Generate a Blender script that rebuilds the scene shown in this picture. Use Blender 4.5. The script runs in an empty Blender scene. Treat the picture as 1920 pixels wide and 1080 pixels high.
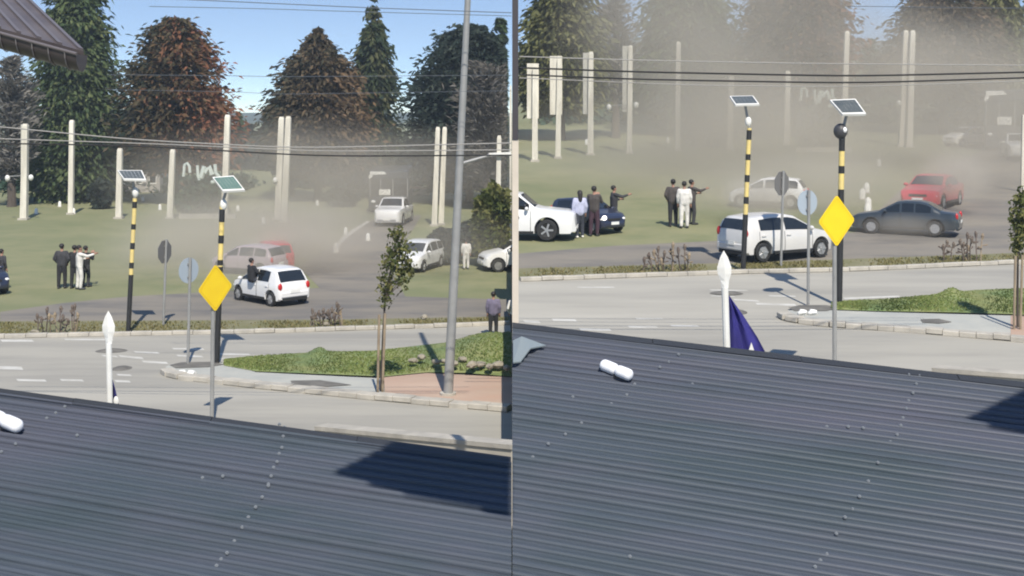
import bpy, bmesh, math, random
import numpy as np
from mathutils import Vector, Matrix

SC = bpy.context.scene
COL = SC.collection
R = math.radians

# ------------------------------------------------------------------ camera, sky, sun, exposure
F, HZ, CAMZ, SL = 2400.0, 205.0, 7.0, 125.0 / 2400.0   # focal length in photo pixels, horizon row, eye height, slope of the right-hand ground
cd = bpy.data.cameras.new('camera')
cam = bpy.data.objects.new('camera', cd); COL.objects.link(cam)
cam.location = (0, 0, CAMZ); cam.rotation_euler = (R(90), 0, 0)
cd.sensor_width = 36.0; cd.lens = 36.0 * F / 1920.0
cd.shift_y = -(540.0 - HZ) / 1920.0
cd.clip_start = 0.1; cd.clip_end = 8000
SC.camera = cam

SUN_EL = R(49)
_az = Vector((0.20, -0.98)).normalized()
SUN = Vector((_az.x * math.cos(SUN_EL), _az.y * math.cos(SUN_EL), math.sin(SUN_EL)))
world = bpy.data.worlds.new('World'); SC.world = world; world.use_nodes = True
wn = world.node_tree
bg = wn.nodes['Background']
sky = wn.nodes.new('ShaderNodeTexSky'); sky.sky_type = 'NISHITA'; sky.sun_disc = False
sky.sun_elevation = SUN_EL; sky.sun_rotation = math.atan2(_az.x, _az.y)
sky.air_density = 1.0; sky.dust_density = 0.0; sky.ozone_density = 3.0; sky.altitude = 0
_tc = wn.nodes.new('ShaderNodeTexCoord'); _mp = wn.nodes.new('ShaderNodeMapping'); _mp.inputs['Scale'].default_value = (1, 1, 3.0); _mp.inputs['Location'].default_value = (0, 0, 0.04)
wn.links.new(_tc.outputs['Generated'], _mp.inputs[0]); wn.links.new(_mp.outputs[0], sky.inputs[0])
wn.links.new(sky.outputs[0], bg.inputs[0]); bg.inputs[1].default_value = 0.118
sl = bpy.data.lights.new('sun', 'SUN'); sl.energy = 4.0; sl.angle = R(0.53); sl.color = (1.0, 0.93, 0.82)
so = bpy.data.objects.new('sun', sl); COL.objects.link(so); so.rotation_euler = SUN.to_track_quat('Z', 'Y').to_euler()
so.location = (30, -40, 60)
SC.view_settings.view_transform = 'Standard'; SC.view_settings.look = 'None'
SC.view_settings.exposure = 0.62; SC.view_settings.gamma = 1.0; SC.view_settings.use_curve_mapping = False
SC.render.engine = 'CYCLES'
SC.cycles.use_denoising = True
SC.cycles.filter_width = 2.0
SC.cycles.max_bounces = 6; SC.cycles.volume_bounces = 1; SC.cycles.transparent_max_bounces = 12
SC.cycles.volume_step_rate = 1.0; SC.cycles.volume_max_steps = 256

# ------------------------------------------------------------------ helpers
rng = np.random.default_rng(7); random.seed(7)

def P(px, py, Y):
    """the point at depth Y seen at photo pixel (px, py)"""
    return Vector(((px - 960) / F * Y, Y, CAMZ + (HZ - py) / F * Y))

def GY(px, py):
    return CAMZ * F / (py - HZ) if px < 960 else CAMZ * F / (py - HZ + 125)

def G(px, py, dz=0.0, side=None):
    """the ground point seen at a photo pixel"""
    s = side if side else ('L' if px < 960 else 'R')
    Y = CAMZ * F / (py - HZ) if s == 'L' else CAMZ * F / (py - HZ + 125)
    v = P(px, py, Y); v.z += dz
    return v

def gz(x, y):
    return 0.0 if x < 0 else SL * y

class MB:
    def __init__(s): s.v = []; s.f = []; s.m = []
    def add(s, vs, fs, mi=0):
        n = len(s.v); s.v += [tuple(v) for v in vs]; s.f += [tuple(i + n for i in f) for f in fs]; s.m += [mi] * len(fs)
        return s
    def box(s, c, d, rz=0.0, mi=0, M=None):
        x, y, z = d[0] / 2, d[1] / 2, d[2] / 2
        b = min(x, y, z) * 0.12
        vs = []
        for sx in (-1, 1):
            for sy in (-1, 1):
                for sz in (-1, 1):
                    vs.append(Vector((sx * x, sy * y, sz * z)))
        rot = M if M is not None else Matrix.Rotation(rz, 3, 'Z')
        vs = [rot @ v + Vector(c) for v in vs]
        return s.add(vs, [(0, 1, 3, 2), (4, 6, 7, 5), (0, 4, 5, 1), (2, 3, 7, 6), (0, 2, 6, 4), (1, 5, 7, 3)], mi)
    def tube(s, pts, rad, n=10, mi=0, cap=True):
        pts = [Vector(p) for p in pts]
        rs = rad if isinstance(rad, (list, tuple)) else [rad] * len(pts)
        vs = []; fs = []
        for i, p in enumerate(pts):
            t = (pts[min(i + 1, len(pts) - 1)] - pts[max(i - 1, 0)]).normalized()
            a = t.cross(Vector((0, 1, 0)) if abs(t.y) < 0.9 else Vector((1, 0, 0))).normalized(); b = t.cross(a)
            for k in range(n):
                an = 2 * math.pi * k / n
                vs.append(p + (a * math.cos(an) + b * math.sin(an)) * rs[i])
        for i in range(len(pts) - 1):
            for k in range(n):
                fs.append((i * n + k, i * n + (k + 1) % n, (i + 1) * n + (k + 1) % n, (i + 1) * n + k))
        if cap:
            fs.append(tuple(range(n - 1, -1, -1))); fs.append(tuple((len(pts) - 1) * n + k for k in range(n)))
        return s.add(vs, fs, mi)
    def ball(s, c, r, n=10, m=7, mi=0, M=None):
        r = Vector(r) if not isinstance(r, (int, float)) else Vector((r, r, r))
        vs = [Vector((0, 0, -r.z))]
        for i in range(1, m):
            th = math.pi * i / m - math.pi / 2
            for k in range(n):
                a = 2 * math.pi * k / n
                vs.append(Vector((r.x * math.cos(th) * math.cos(a), r.y * math.cos(th) * math.sin(a), r.z * math.sin(th))))
        vs.append(Vector((0, 0, r.z)))
        fs = [(0, 1 + (k + 1) % n, 1 + k) for k in range(n)]
        for i in range(m - 2):
            for k in range(n):
                a = 1 + i * n; fs.append((a + k, a + (k + 1) % n, a + n + (k + 1) % n, a + n + k))
        a = 1 + (m - 2) * n
        fs += [(a + k, a + (k + 1) % n, len(vs) - 1) for k in range(n)]
        if M is not None: vs = [M @ v for v in vs]
        return s.add([v + Vector(c) for v in vs], fs, mi)
    def prism(s, poly, d, mi=0):
        """poly: list of points, extruded by the vector d"""
        n = len(poly); d = Vector(d)
        vs = [Vector(p) for p in poly] + [Vector(p) + d for p in poly]
        fs = [tuple(range(n - 1, -1, -1)), tuple(range(n, 2 * n))] + [(i, (i + 1) % n, n + (i + 1) % n, n + i) for i in range(n)]
        return s.add(vs, fs, mi)
    def build(s, name, mats, parent=None, smooth=False, sharp=35, bevel=0.0, loc=None):
        me = bpy.data.meshes.new(name); me.from_pydata(s.v, [], s.f); me.update()
        bm = bmesh.new(); bm.from_mesh(me)
        bmesh.ops.recalc_face_normals(bm, faces=bm.faces[:])
        if bevel:
            bmesh.ops.bevel(bm, geom=bm.edges[:], offset=bevel, segments=1, affect='EDGES')
        bm.to_mesh(me); bm.free()
        mats = mats if isinstance(mats, (list, tuple)) else [mats]
        for m in mats: me.materials.append(m)
        if len(mats) > 1 and not bevel: me.polygons.foreach_set('material_index', s.m)
        if smooth:
            me.shade_smooth(); me.set_sharp_from_angle(angle=R(sharp))
        o = bpy.data.objects.new(name, me); COL.objects.link(o)
        if parent: o.parent = parent
        if loc is not None: o.location = loc
        return o

def tag(o, label=None, cat=None, group=None, kind=None):
    if label: o['label'] = label
    if cat: o['category'] = cat
    if group: o['group'] = group
    if kind: o['kind'] = kind
    return o

def thing(name, loc, label, cat, group=None, rz=0.0, scale=1.0):
    o = bpy.data.objects.new(name, None); COL.objects.link(o)
    o.location = loc; o.rotation_euler = (0, 0, rz); o.scale = (scale,) * 3
    o.empty_display_size = 0.3
    return tag(o, label, cat, group)

def dup(o, parent=None):
    c = o.copy(); COL.objects.link(c)
    if parent: c.parent = parent
    for ch in list(o.children): dup(ch, c)
    return c

def inst(o, name=None, parent=None, loc=None):
    c = o.copy(); COL.objects.link(c); c.parent = parent
    if loc is not None: c.location = loc
    return c

def npmesh(name, verts, quads, mat, parent=None, tone=None, smooth=False):
    """verts (N,3), quads (M,k) index array"""
    me = bpy.data.meshes.new(name)
    k = quads.shape[1]
    me.vertices.add(len(verts)); me.vertices.foreach_set('co', np.asarray(verts, np.float32).ravel())
    me.loops.add(quads.size); me.loops.foreach_set('vertex_index', quads.ravel().astype(np.int32))
    me.polygons.add(len(quads)); me.polygons.foreach_set('loop_start', (np.arange(len(quads)) * k).astype(np.int32))
    me.polygons.foreach_set('loop_total', np.full(len(quads), k, np.int32))
    me.update(calc_edges=True)
    if tone is not None:
        at = me.attributes.new('tone', 'FLOAT', 'FACE'); at.data.foreach_set('value', np.asarray(tone, np.float32))
    me.materials.append(mat)
    if smooth: me.shade_smooth()
    o = bpy.data.objects.new(name, me); COL.objects.link(o)
    if parent: o.parent = parent
    return o

# ------------------------------------------------------------------ materials
MATS = {}
def mat(name, c, rough=0.6, metal=0.0, c2=None, scale=1.0, bump=0.0, bscale=20.0, spec=0.5, coat=0.0, c3=None, scale3=0.2, lo=0.35, hi=0.65, stretch=None, obj=False):
    if name in MATS: return MATS[name]
    m = bpy.data.materials.new(name); m.use_nodes = True; MATS[name] = m
    nt = m.node_tree; b = nt.nodes['Principled BSDF']
    b.inputs['Roughness'].default_value = rough; b.inputs['Metallic'].default_value = metal
    b.inputs['Specular IOR Level'].default_value = spec; b.inputs['Coat Weight'].default_value = coat
    b.inputs['Base Color'].default_value = (*c, 1)
    if obj:
        src = nt.nodes.new('ShaderNodeTexCoord').outputs['Object']
    else:
        src = nt.nodes.new('ShaderNodeNewGeometry').outputs['Position']
    if stretch:
        mp = nt.nodes.new('ShaderNodeMapping'); mp.inputs['Scale'].default_value = stretch
        nt.links.new(src, mp.inputs[0]); src = mp.outputs[0]
    def noise(sc, det=5):
        n = nt.nodes.new('ShaderNodeTexNoise'); n.inputs['Scale'].default_value = sc; n.inputs['Detail'].default_value = det
        n.inputs['Roughness'].default_value = 0.62
        nt.links.new(src, n.inputs['Vector']); return n
    col = None
    def mixin(ca, cb, sc, a, z):
        n = noise(sc); r = nt.nodes.new('ShaderNodeMapRange'); r.inputs[1].default_value = a; r.inputs[2].default_value = z
        nt.links.new(n.outputs['Fac'], r.inputs[0])
        mx = nt.nodes.new('ShaderNodeMix'); mx.data_type = 'RGBA'
        nt.links.new(r.outputs[0], mx.inputs[0])
        if isinstance(ca, tuple): mx.inputs[6].default_value = (*ca, 1)
        else: nt.links.new(ca, mx.inputs[6])
        mx.inputs[7].default_value = (*cb, 1)
        return mx.outputs[2]
    if c2: col = mixin(c, c2, scale, lo, hi)
    if c3: col = mixin(col if col else c, c3, scale3, 0.45, 0.7)
    if col: nt.links.new(col, b.inputs['Base Color'])
    if bump:
        n = noise(bscale, 6); bp = nt.nodes.new('ShaderNodeBump'); bp.inputs['Strength'].default_value = bump; bp.inputs['Distance'].default_value = 0.05
        nt.links.new(n.outputs['Fac'], bp.inputs['Height']); nt.links.new(bp.outputs[0], b.inputs['Normal'])
    return m

def leafmat(name, stops, trans=0.25):
    m = bpy.data.materials.new(name); m.use_nodes = True
    nt = m.node_tree; nt.nodes.clear()
    out = nt.nodes.new('ShaderNodeOutputMaterial')
    at = nt.nodes.new('ShaderNodeAttribute'); at.attribute_name = 'tone'
    rp = nt.nodes.new('ShaderNodeValToRGB')
    el = rp.color_ramp.elements
    el[0].color = (*stops[0], 1); el[1].color = (*stops[-1], 1)
    for i, c in enumerate(stops[1:-1]):
        e = el.new((i + 1) / (len(stops) - 1)); e.color = (*c, 1)
    d = nt.nodes.new('ShaderNodeBsdfDiffuse'); t = nt.nodes.new('ShaderNodeBsdfTranslucent'); mx = nt.nodes.new('ShaderNodeMixShader')
    mx.inputs[0].default_value = trans
    nt.links.new(at.outputs['Fac'], rp.inputs[0]); nt.links.new(rp.outputs[0], d.inputs[0]); nt.links.new(rp.outputs[0], t.inputs[0])
    nt.links.new(d.outputs[0], mx.inputs[1]); nt.links.new(t.outputs[0], mx.inputs[2]); nt.links.new(mx.outputs[0], out.inputs[0])
    return m

M_white = mat('white_paint', (0.78, 0.78, 0.75), 0.5, c2=(0.68, 0.67, 0.62), scale=2.0)
M_concrete = mat('pale_concrete', (0.74, 0.71, 0.62), 0.8, c2=(0.55, 0.52, 0.44), scale=2.5, bump=0.1, c3=(0.5, 0.47, 0.40), scale3=1.3, stretch=(1.6, 1.6, .22))
M_steel = mat('galvanised_steel', (0.33, 0.33, 0.32), 0.5, 0.3, c2=(0.28, 0.28, 0.27), scale=3)
M_darksteel = mat('dark_steel', (0.05, 0.05, 0.055), 0.5)
M_black = mat('black_rubber', (0.018, 0.018, 0.018), 0.8)
M_glass = mat('tinted_glass', (0.012, 0.015, 0.018), 0.08, spec=0.8)
M_chrome = mat('rim_alloy', (0.5, 0.5, 0.5), 0.35, 0.7)
M_light = mat('clear_lamp_lens', (0.85, 0.85, 0.85), 0.12, spec=0.9)
M_red = mat('red_lamp_lens', (0.45, 0.02, 0.02), 0.2)
M_plate = mat('number_plate_white', (0.75, 0.75, 0.72), 0.4)
M_soil = mat('soil', (0.13, 0.1, 0.07), 0.95, c2=(0.19, 0.15, 0.1), scale=1.0, bump=0.3)

# ------------------------------------------------------------------ ground, roads, verges
M_field = mat('dry_grass_field', (0.17, 0.18, 0.09), 0.95, c2=(0.225, 0.22, 0.115), scale=0.12, c3=(0.15, 0.168, 0.078), scale3=0.5, bump=0.35, bscale=6)
M_dirtroad = mat('dusty_asphalt', (0.17, 0.155, 0.135), 0.95, c2=(0.23, 0.205, 0.165), scale=0.25, c3=(0.12, 0.115, 0.11), scale3=0.6, bump=0.15, bscale=8, stretch=(0.35, 1, 1))
M_median = mat('median_soil', (0.2, 0.185, 0.11), 0.95, c2=(0.14, 0.14, 0.06), scale=0.9, bump=0.4, bscale=5)
M_road = mat('worn_concrete_road', (0.345, 0.328, 0.283), 0.9, c2=(0.265, 0.254, 0.225), scale=0.8, c3=(0.395, 0.376, 0.325), scale3=0.3, bump=0.08, bscale=15, stretch=(0.16, 1, 1))
M_kerb = mat('kerb_concrete', (0.46, 0.43, 0.37), 0.9, c2=(0.33, 0.31, 0.27), scale=2.0, bump=0.15)
M_paint = mat('worn_road_paint', (0.54, 0.53, 0.49), 0.8, c2=(0.37, 0.355, 0.31), scale=1.6, lo=0.4, hi=0.75)
M_pave = mat('pale_paving', (0.40, 0.40, 0.36), 0.9, c2=(0.33, 0.34, 0.32), scale=0.9, bump=0.1)
M_brick = mat('red_paving', (0.41, 0.28, 0.21), 0.9, c2=(0.34, 0.25, 0.19), scale=1.4, c3=(0.46, 0.34, 0.26), scale3=0.7, bump=0.1, stretch=(0.5, 1, 1))
M_lawn = mat('verge_turf', (0.16, 0.205, 0.07), 0.95, c2=(0.22, 0.23, 0.09), scale=0.6, c3=(0.12, 0.18, 0.07), scale3=1.0, bump=0.25, bscale=9)
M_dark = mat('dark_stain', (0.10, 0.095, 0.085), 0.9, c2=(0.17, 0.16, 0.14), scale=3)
M_hill = mat('far_hill', (0.05, 0.07, 0.05), 0.95, c2=(0.08, 0.09, 0.06), scale=0.01)

def sheet(name, pxs, m, dz, side, label=None):
    vs = [G(x, y, dz, side) for x, y in pxs]
    me = bpy.data.meshes.new(name); me.from_pydata([tuple(v) for v in vs], [], [tuple(range(len(vs)))]); me.update()
    bm = bmesh.new(); bm.from_mesh(me)
    if bm.faces[:][0].normal.z < 0: bmesh.ops.reverse_faces(bm, faces=bm.faces[:])
    bm.to_mesh(me); bm.free()
    me.materials.append(m)
    o = bpy.data.objects.new(name, me); COL.objects.link(o)
    return tag(o, label, kind='structure')

# left ground: level; right ground: a terrace that climbs steadily away from the road, with its earth flank
MB().add([(-900, 2, 0), (0, 2, 0), (0, 2600, 0), (-900, 2600, 0)], [(0, 1, 2, 3)]).build('ground', M_field)
tag(bpy.data.objects['ground'], 'dry grassy ground of the lower left part', kind='structure')
MB().add([(0.004, 2, SL * 2), (900, 2, SL * 2), (900, 700, SL * 700), (3.2, 700, SL * 700), (0.004, 2, -1), (900, 2, -1), (900, 700, -1), (3.2, 700, -1)],
         [(0, 1, 2, 3), (4, 7, 6, 5), (0, 4, 5, 1), (1, 5, 6, 2), (2, 6, 7, 3), (3, 7, 4, 0)]).build('ground', M_field)
tag(bpy.data.objects['ground.001'], 'dry grassy ground climbing away on the right part', kind='structure')

sheet('road', [(0, 585), (120, 568), (240, 556), (420, 546), (600, 540), (760, 556), (960, 562), (960, 602), (600, 604), (0, 608)], M_dirtroad, 0.004, 'L', 'dusty cross road behind the planted strip, left part')
sheet('road', [(600, 541), (560, 500), (640, 452), (690, 418), (712, 404), (790, 404), (775, 430), (745, 470), (735, 505), (760, 557)], M_dirtroad, 0.008, 'L', 'side road running up to the white pickup')
sheet('median_strip', [(0, 603), (600, 600), (960, 594), (960, 612), (530, 624), (0, 633)], M_median, 0.012, 'L', 'strip of dry soil with dead flower stalks, left part')
sheet('road', [(-400, 634), (0, 632), (530, 623), (840, 614), (960.3, 608), (960.3, 1400), (-400, 1400)], M_road, 0.016, 'L', 'pale concrete road in the left part')
sheet('road', [(966, 476), (1150, 461), (1340, 452), (1600, 436), (1930, 415), (1930, 484), (1400, 500), (966, 512)], M_dirtroad, 0.004, 'R', 'dusty cross road behind the planted strip, right part')
sheet('road', [(1600, 438), (1690, 355), (1800, 300), (1860, 275), (1990, 272), (1940, 330), (1930, 416)], M_dirtroad, 0.008, 'R', 'side road behind the red car')
sheet('median_strip', [(966, 504), (1400, 493), (1930, 474), (1930, 496), (1600, 509), (1380, 514), (966, 527)], M_median, 0.012, 'R', 'strip of dry soil with dead flower stalks, right part')
sheet('road', [(960.4, 527), (1380, 513), (1600, 508), (1930, 494), (2300, 480), (2300, 1300), (960.4, 1300)], M_road, 0.016, 'R', 'pale concrete road in the right part')

sheet('road_edge_line', [(688, 414), (660, 431), (640, 446), (630, 460), (626, 474), (632, 474), (637, 462), (648, 448), (668, 433), (694, 416)], M_paint, 0.016, 'L')
# painted marks, humps, each one a sheet on the road
def mark(x0, x1, y, h, m, name='road_marking', skew=0.0, lab=None, dz=0.020):
    side = 'L' if x0 < 960 else 'R'
    o = sheet(name, [(x0, y - h / 2), (x1, y - h / 2 + skew), (x1 + 4, y + h / 2 + skew), (x0 + 4, y + h / 2)], m, dz, side)
    if lab: o['label'] = lab
for a in [(222, 266, 669, 4, 4), (265, 312, 679, 4, 3), (250, 296, 661, 3, 2), (410, 466, 665, 3, 1), (322, 380, 655, 3, 1), (30, 84, 714, 4, 1), (112, 154, 714, 4, 1),
          (214, 242, 716, 4, 1), (218, 244, 704, 3, 1), (330, 378, 668, 3, 2), (-20, 40, 690, 6, 2), (410, 482, 674, 3, -3), (190, 218, 668, 3, 2), (0, 60, 640, 4, 0), (120, 210, 638, 3, 0),
          (1085, 1143, 619, 4, 1), (1176, 1231, 614, 4, 1), (1256, 1308, 612, 3, 1), (1034, 1078, 601, 4, 1), (1190, 1241, 599, 3, 0), (1374, 1421, 563, 3, 3), (1416, 1490, 571, 4, 2),
          (1580, 1685, 561, 3, -4), (1330, 1375, 556, 2, 1), (1440, 1490, 556, 2, 1), (980, 1010, 604, 5, 1), (1330, 1400, 545, 2, 1), (1080, 1150, 540, 2, 0)]:
    mark(a[0], a[1], a[2], a[3], M_paint, skew=a[4])
for (x, y, w, h) in [(209, 659, 30, 3.2), (228, 692, 19, 2.6), (1362, 551, 32, 3.0), (1383, 586, 18, 2.4)]:
    side = 'L' if x < 960 else 'R'
    m = MB(); c = G(x, y, 0.017, side)
    W = w / F * c.y; D = max(0.35, abs(G(x, y - h, 0, side).y - c.y))
    vs = [(0, 0, 0.05)]; n = 16
    for r_, z_ in ((0.6, 0.04), (1.0, 0.0)):
        vs += [(W * r_ * math.cos(2 * math.pi * k / n), D * r_ * math.sin(2 * math.pi * k / n), z_) for k in range(n)]
    fs = [(0, 1 + k, 1 + (k + 1) % n) for k in range(n)] + [(1 + k, 1 + n + k, 1 + n + (k + 1) % n, 1 + (k + 1) % n) for k in range(n)]
    o = m.add(vs, fs).build('speed_hump', M_dark, smooth=True, loc=c)
    tag(o, {209: 'wider dark hump on the road behind the white spear post, left part', 228: 'narrow dark hump nearer the roof, left part', 1362: 'wider dark hump across the road beside the white spear post, right part', 1383: 'narrow dark hump just behind the navy flag, right part'}[x], 'road hump')

# low kerb of the strip: pale stones laid in a row
def kerb_row(name, pts, side, n, w, h, label, jitter=0.01):
    root = thing(name, (0, 0, 0), label, None); root['kind'] = 'structure'
    ps = [G(x, y, 0.016, side) for x, y in pts]
    L = [0]
    for a, b in zip(ps, ps[1:]): L.append(L[-1] + (b - a).length)
    def at(d):
        for i in range(len(ps) - 1):
            if d <= L[i + 1] or i == len(ps) - 2:
                return ps[i].lerp(ps[i + 1], (d - L[i]) / (L[i + 1] - L[i]))
    base = None
    seg = L[-1] / n
    for i in range(n):
        a, b = at(i * seg), at((i + 1) * seg)
        d = b - a; c = (a + b) / 2
        if base is None:
            base = MB().box((0, 0, h / 2), (1, w, h)).build('kerb_stone', M_kerb, root, bevel=0.015); o = base
        else: o = inst(base, parent=root)
        o.location = c + Vector((0, 0, random.uniform(-jitter, jitter)))
        o.rotation_euler = (0, -math.atan2(d.z, math.hypot(d.x, d.y)), math.atan2(d.y, d.x))
        o.scale = (d.length - 0.008, 1, 1)
    return root
kerb_row('kerb', [(-30, 635), (530, 624), (840, 614), (955, 609)], 'L', 26, 0.22, 0.12, 'pale kerb along the planted strip, left part')
kerb_row('kerb', [(975, 528), (1380, 514), (1600, 509), (1935, 494)], 'R', 26, 0.22, 0.12, 'pale kerb along the planted strip, right part')
kerb_row('kerb', [(312, 700), (325, 709), (380, 715), (480, 727), (700, 749), (840, 762), (955, 772)], 'L', 21, 0.34, 0.13, 'kerb stones round the near edge of the traffic island, left part', 0.02)
kerb_row('kerb', [(1468, 596), (1482, 604), (1560, 613), (1700, 622), (1920, 641), (1960, 645)], 'R', 17, 0.34, 0.13, 'kerb stones round the near edge of the traffic island, right part', 0.02)

sheet('pavement', [(310, 692), (322, 686), (420, 684), (480, 702), (720, 714), (720, 746), (500, 727), (380, 713), (325, 707)], M_pave, 0.06, 'L', 'pale concrete path along the island, left part')
sheet('pavement', [(720, 712), (800, 704), (960.3, 712), (960.3, 768), (840, 758), (722, 747)], M_brick, 0.064, 'L', 'reddish paved path beside the tall grey pole')
sheet('pavement', [(1466, 593), (1480, 586), (1560, 586), (1640, 589), (1895, 596), (1895, 634), (1700, 620), (1560, 611), (1484, 602)], M_pave, 0.06, 'R', 'pale concrete path along the island, right part')
sheet('pavement', [(1895, 596), (1960, 600), (1960, 640), (1895, 634)], M_brick, 0.064, 'R', 'reddish paved path by the young tree at the right edge')
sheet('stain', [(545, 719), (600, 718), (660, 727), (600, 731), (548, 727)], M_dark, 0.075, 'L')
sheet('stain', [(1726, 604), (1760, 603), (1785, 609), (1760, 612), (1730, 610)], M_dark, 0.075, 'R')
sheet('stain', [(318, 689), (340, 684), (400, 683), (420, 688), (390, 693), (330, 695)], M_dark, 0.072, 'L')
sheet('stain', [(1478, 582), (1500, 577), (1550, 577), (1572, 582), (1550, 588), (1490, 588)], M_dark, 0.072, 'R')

# turf verges with a low swelling bank
def verge(name, up, lo, side, hgt, label, humps=(), n=80, k=14, dz=0.07):
    x0, x1 = up[0][0], up[-1][0]
    xs = np.linspace(x0, x1, n)
    yu = np.interp(xs, [p[0] for p in up], [p[1] for p in up]); yl = np.interp(xs, [p[0] for p in lo], [p[1] for p in lo])
    vs = []; rr = np.random.default_rng(3)
    for i, x in enumerate(xs):
        for j in range(k):
            t = j / (k - 1); y = yu[i] + (yl[i] - yu[i]) * t
            g = G(x, y, dz, side)
            h = hgt(x) * math.sin(math.pi * min(1, max(0, t * 0.95 + 0.02))) ** 0.7 if 0 < j < k - 1 else 0
            for (hx, hw, hh, ht) in humps: h += hh * math.exp(-((x - hx) / hw) ** 2 - ((t - ht) / 0.25) ** 2) * (1 if j else 0)
            if 0 < j < k - 1: h += rr.uniform(-0.01, 0.02)
            vs.append((g.x, g.y, g.z + h))
    q = np.array([(i * k + j, i * k + j + 1, (i + 1) * k + j + 1, (i + 1) * k + j) for i in range(n - 1) for j in range(k - 1)])
    o = npmesh(name, np.array(vs), q[:, ::-1], M_lawn, smooth=True)
    return tag(o, label, kind='structure'), np.array(vs).reshape(n, k, 3)
vL, gridL = verge('grass_verge', [(420, 680), (480, 672), (600, 664), (700, 662), (840, 646), (900, 630), (959.5, 628)], [(420, 690), (480, 701), (720, 711), (800, 703), (870, 704), (959.5, 711)], 'L',
    lambda x: 0.05 + 0.22 * max(0, min(1, (x - 800) / 100)), 'green grass bank on the island, left part', humps=((598, 16, 0.16, 0.12),))
vR, gridR = verge('grass_verge', [(1560, 572), (1680, 564), (1760, 556), (1830, 548), (1960, 543)], [(1560, 585), (1640, 588), (1800, 591), (1895, 594), (1960, 597)], 'R',
    lambda x: 0.05, 'green grass bank on the island, right part', humps=((1782, 16, 0.16, 0.12),))

M_blade = leafmat('grass_blade', [(0.15, 0.20, 0.06), (0.19, 0.24, 0.08), (0.26, 0.26, 0.11)], 0.3)
M_dry = leafmat('dry_weed', [(0.15, 0.15, 0.055), (0.22, 0.2, 0.09), (0.3, 0.25, 0.14)], 0.3)
def blades(name, pts, h, w, m, label, seed=1, lean=0.4):
    rr = np.random.default_rng(seed); n = len(pts)
    a = rr.uniform(0, 2 * np.pi, n); hh = h * rr.uniform(0.5, 1.3, n); ww = w * rr.uniform(0.6, 1.3, n)
    d = np.stack([np.cos(a), np.sin(a), np.zeros(n)], 1)
    l = rr.normal(0, lean, (n, 2)) * hh[:, None]
    v = np.empty((n, 3, 3)); v[:, 0] = pts - d * ww[:, None]; v[:, 1] = pts + d * ww[:, None]
    v[:, 2] = pts + np.stack([l[:, 0], l[:, 1], hh], 1)
    o = npmesh(name, v.reshape(-1, 3), np.arange(3 * n).reshape(n, 3), m, tone=rr.beta(2, 2, n))
    return tag(o, label, kind='stuff')
def gridpts(g, n, seed):
    rr = np.random.default_rng(seed); a, b = g.shape[:2]
    u = rr.uniform(0, a - 1.001, n); v = rr.uniform(0.3, b - 1.3, n); i = u.astype(int); j = v.astype(int); fu = (u - i)[:, None]; fv = (v - j)[:, None]
    return (g[i, j] * (1 - fu) + g[i + 1, j] * fu) * (1 - fv) + (g[i, j + 1] * (1 - fu) + g[i + 1, j + 1] * fu) * fv
blades('grass', gridpts(gridL, 7000, 1), 0.05, 0.03, M_blade, 'short green grass of the left bank', 1)
blades('grass', gridpts(gridR, 4500, 2), 0.05, 0.03, M_blade, 'short green grass of the right bank', 2)
def stripscatter(up, lo, side, n, seed):
    rr = np.random.default_rng(seed)
    xs = rr.uniform(up[0][0], up[-1][0], n); t = rr.uniform(0, 1, n)
    yu = np.interp(xs, [p[0] for p in up], [p[1] for p in up]); yl = np.interp(xs, [p[0] for p in lo], [p[1] for p in lo])
    clump = np.sin(xs * 0.05) + np.sin(xs * 0.021 + 2) + rr.normal(0, 0.7, n)
    k = clump > -0.4
    return np.array([tuple(G(x, y, 0, side)) for x, y in zip(xs[k], (yu + (yl - yu) * t)[k])])
blades('dry_weeds', stripscatter([(0, 606), (600, 603), (955, 597)], [(0, 630), (530, 620), (955, 608)], 'L', 6000, 4), 0.085, 0.035, M_dry, 'dry weeds over the planted strip, left part', 3)
blades('dry_weeds', stripscatter([(975, 506), (1400, 495), (1925, 477)], [(975, 523), (1400, 510), (1925, 491)], 'R', 6000, 5), 0.085, 0.035, M_dry, 'dry weeds over the planted strip, right part', 4)

# stones along the foot of the left bank
M_stone = mat('pale_stone', (0.3, 0.27, 0.21), 0.9, c2=(0.2, 0.18, 0.14), scale=4)
rock_px = [(775, 696, .3), (790, 691, .35), (818, 699, .3), (832, 697, .25), (850, 702, .35), (868, 694, .3), (885, 706, .4), (900, 704, .35), (918, 708, .3), (934, 706, .4), (950, 711, .3), (612, 613, .3), (795, 612, .35), (65, 628, .3), (342, 706, .32), (359, 706, .32)]
rocklab = ['first pale stone left of the tall pole', 'pale stone on the bank above the red paving', 'small stone close left of the tall pole', 'small stone touching the foot line of the tall pole', 'stone just right of the tall pole', 'stone high on the bank right of the tall pole',
           'broad stone at the foot of the bank', 'stone beside the broad one on the bank', 'little stone under the standing man', 'large stone below the standing man', 'last stone of the bank at the middle of the photo', 'pale stone at the dry strip by the dead stalks', 'pale stone on the strip left of the tall pole', 'pale stone at the strip in the far left', 'left white stone on the island tip', 'right white stone on the island tip']
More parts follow.
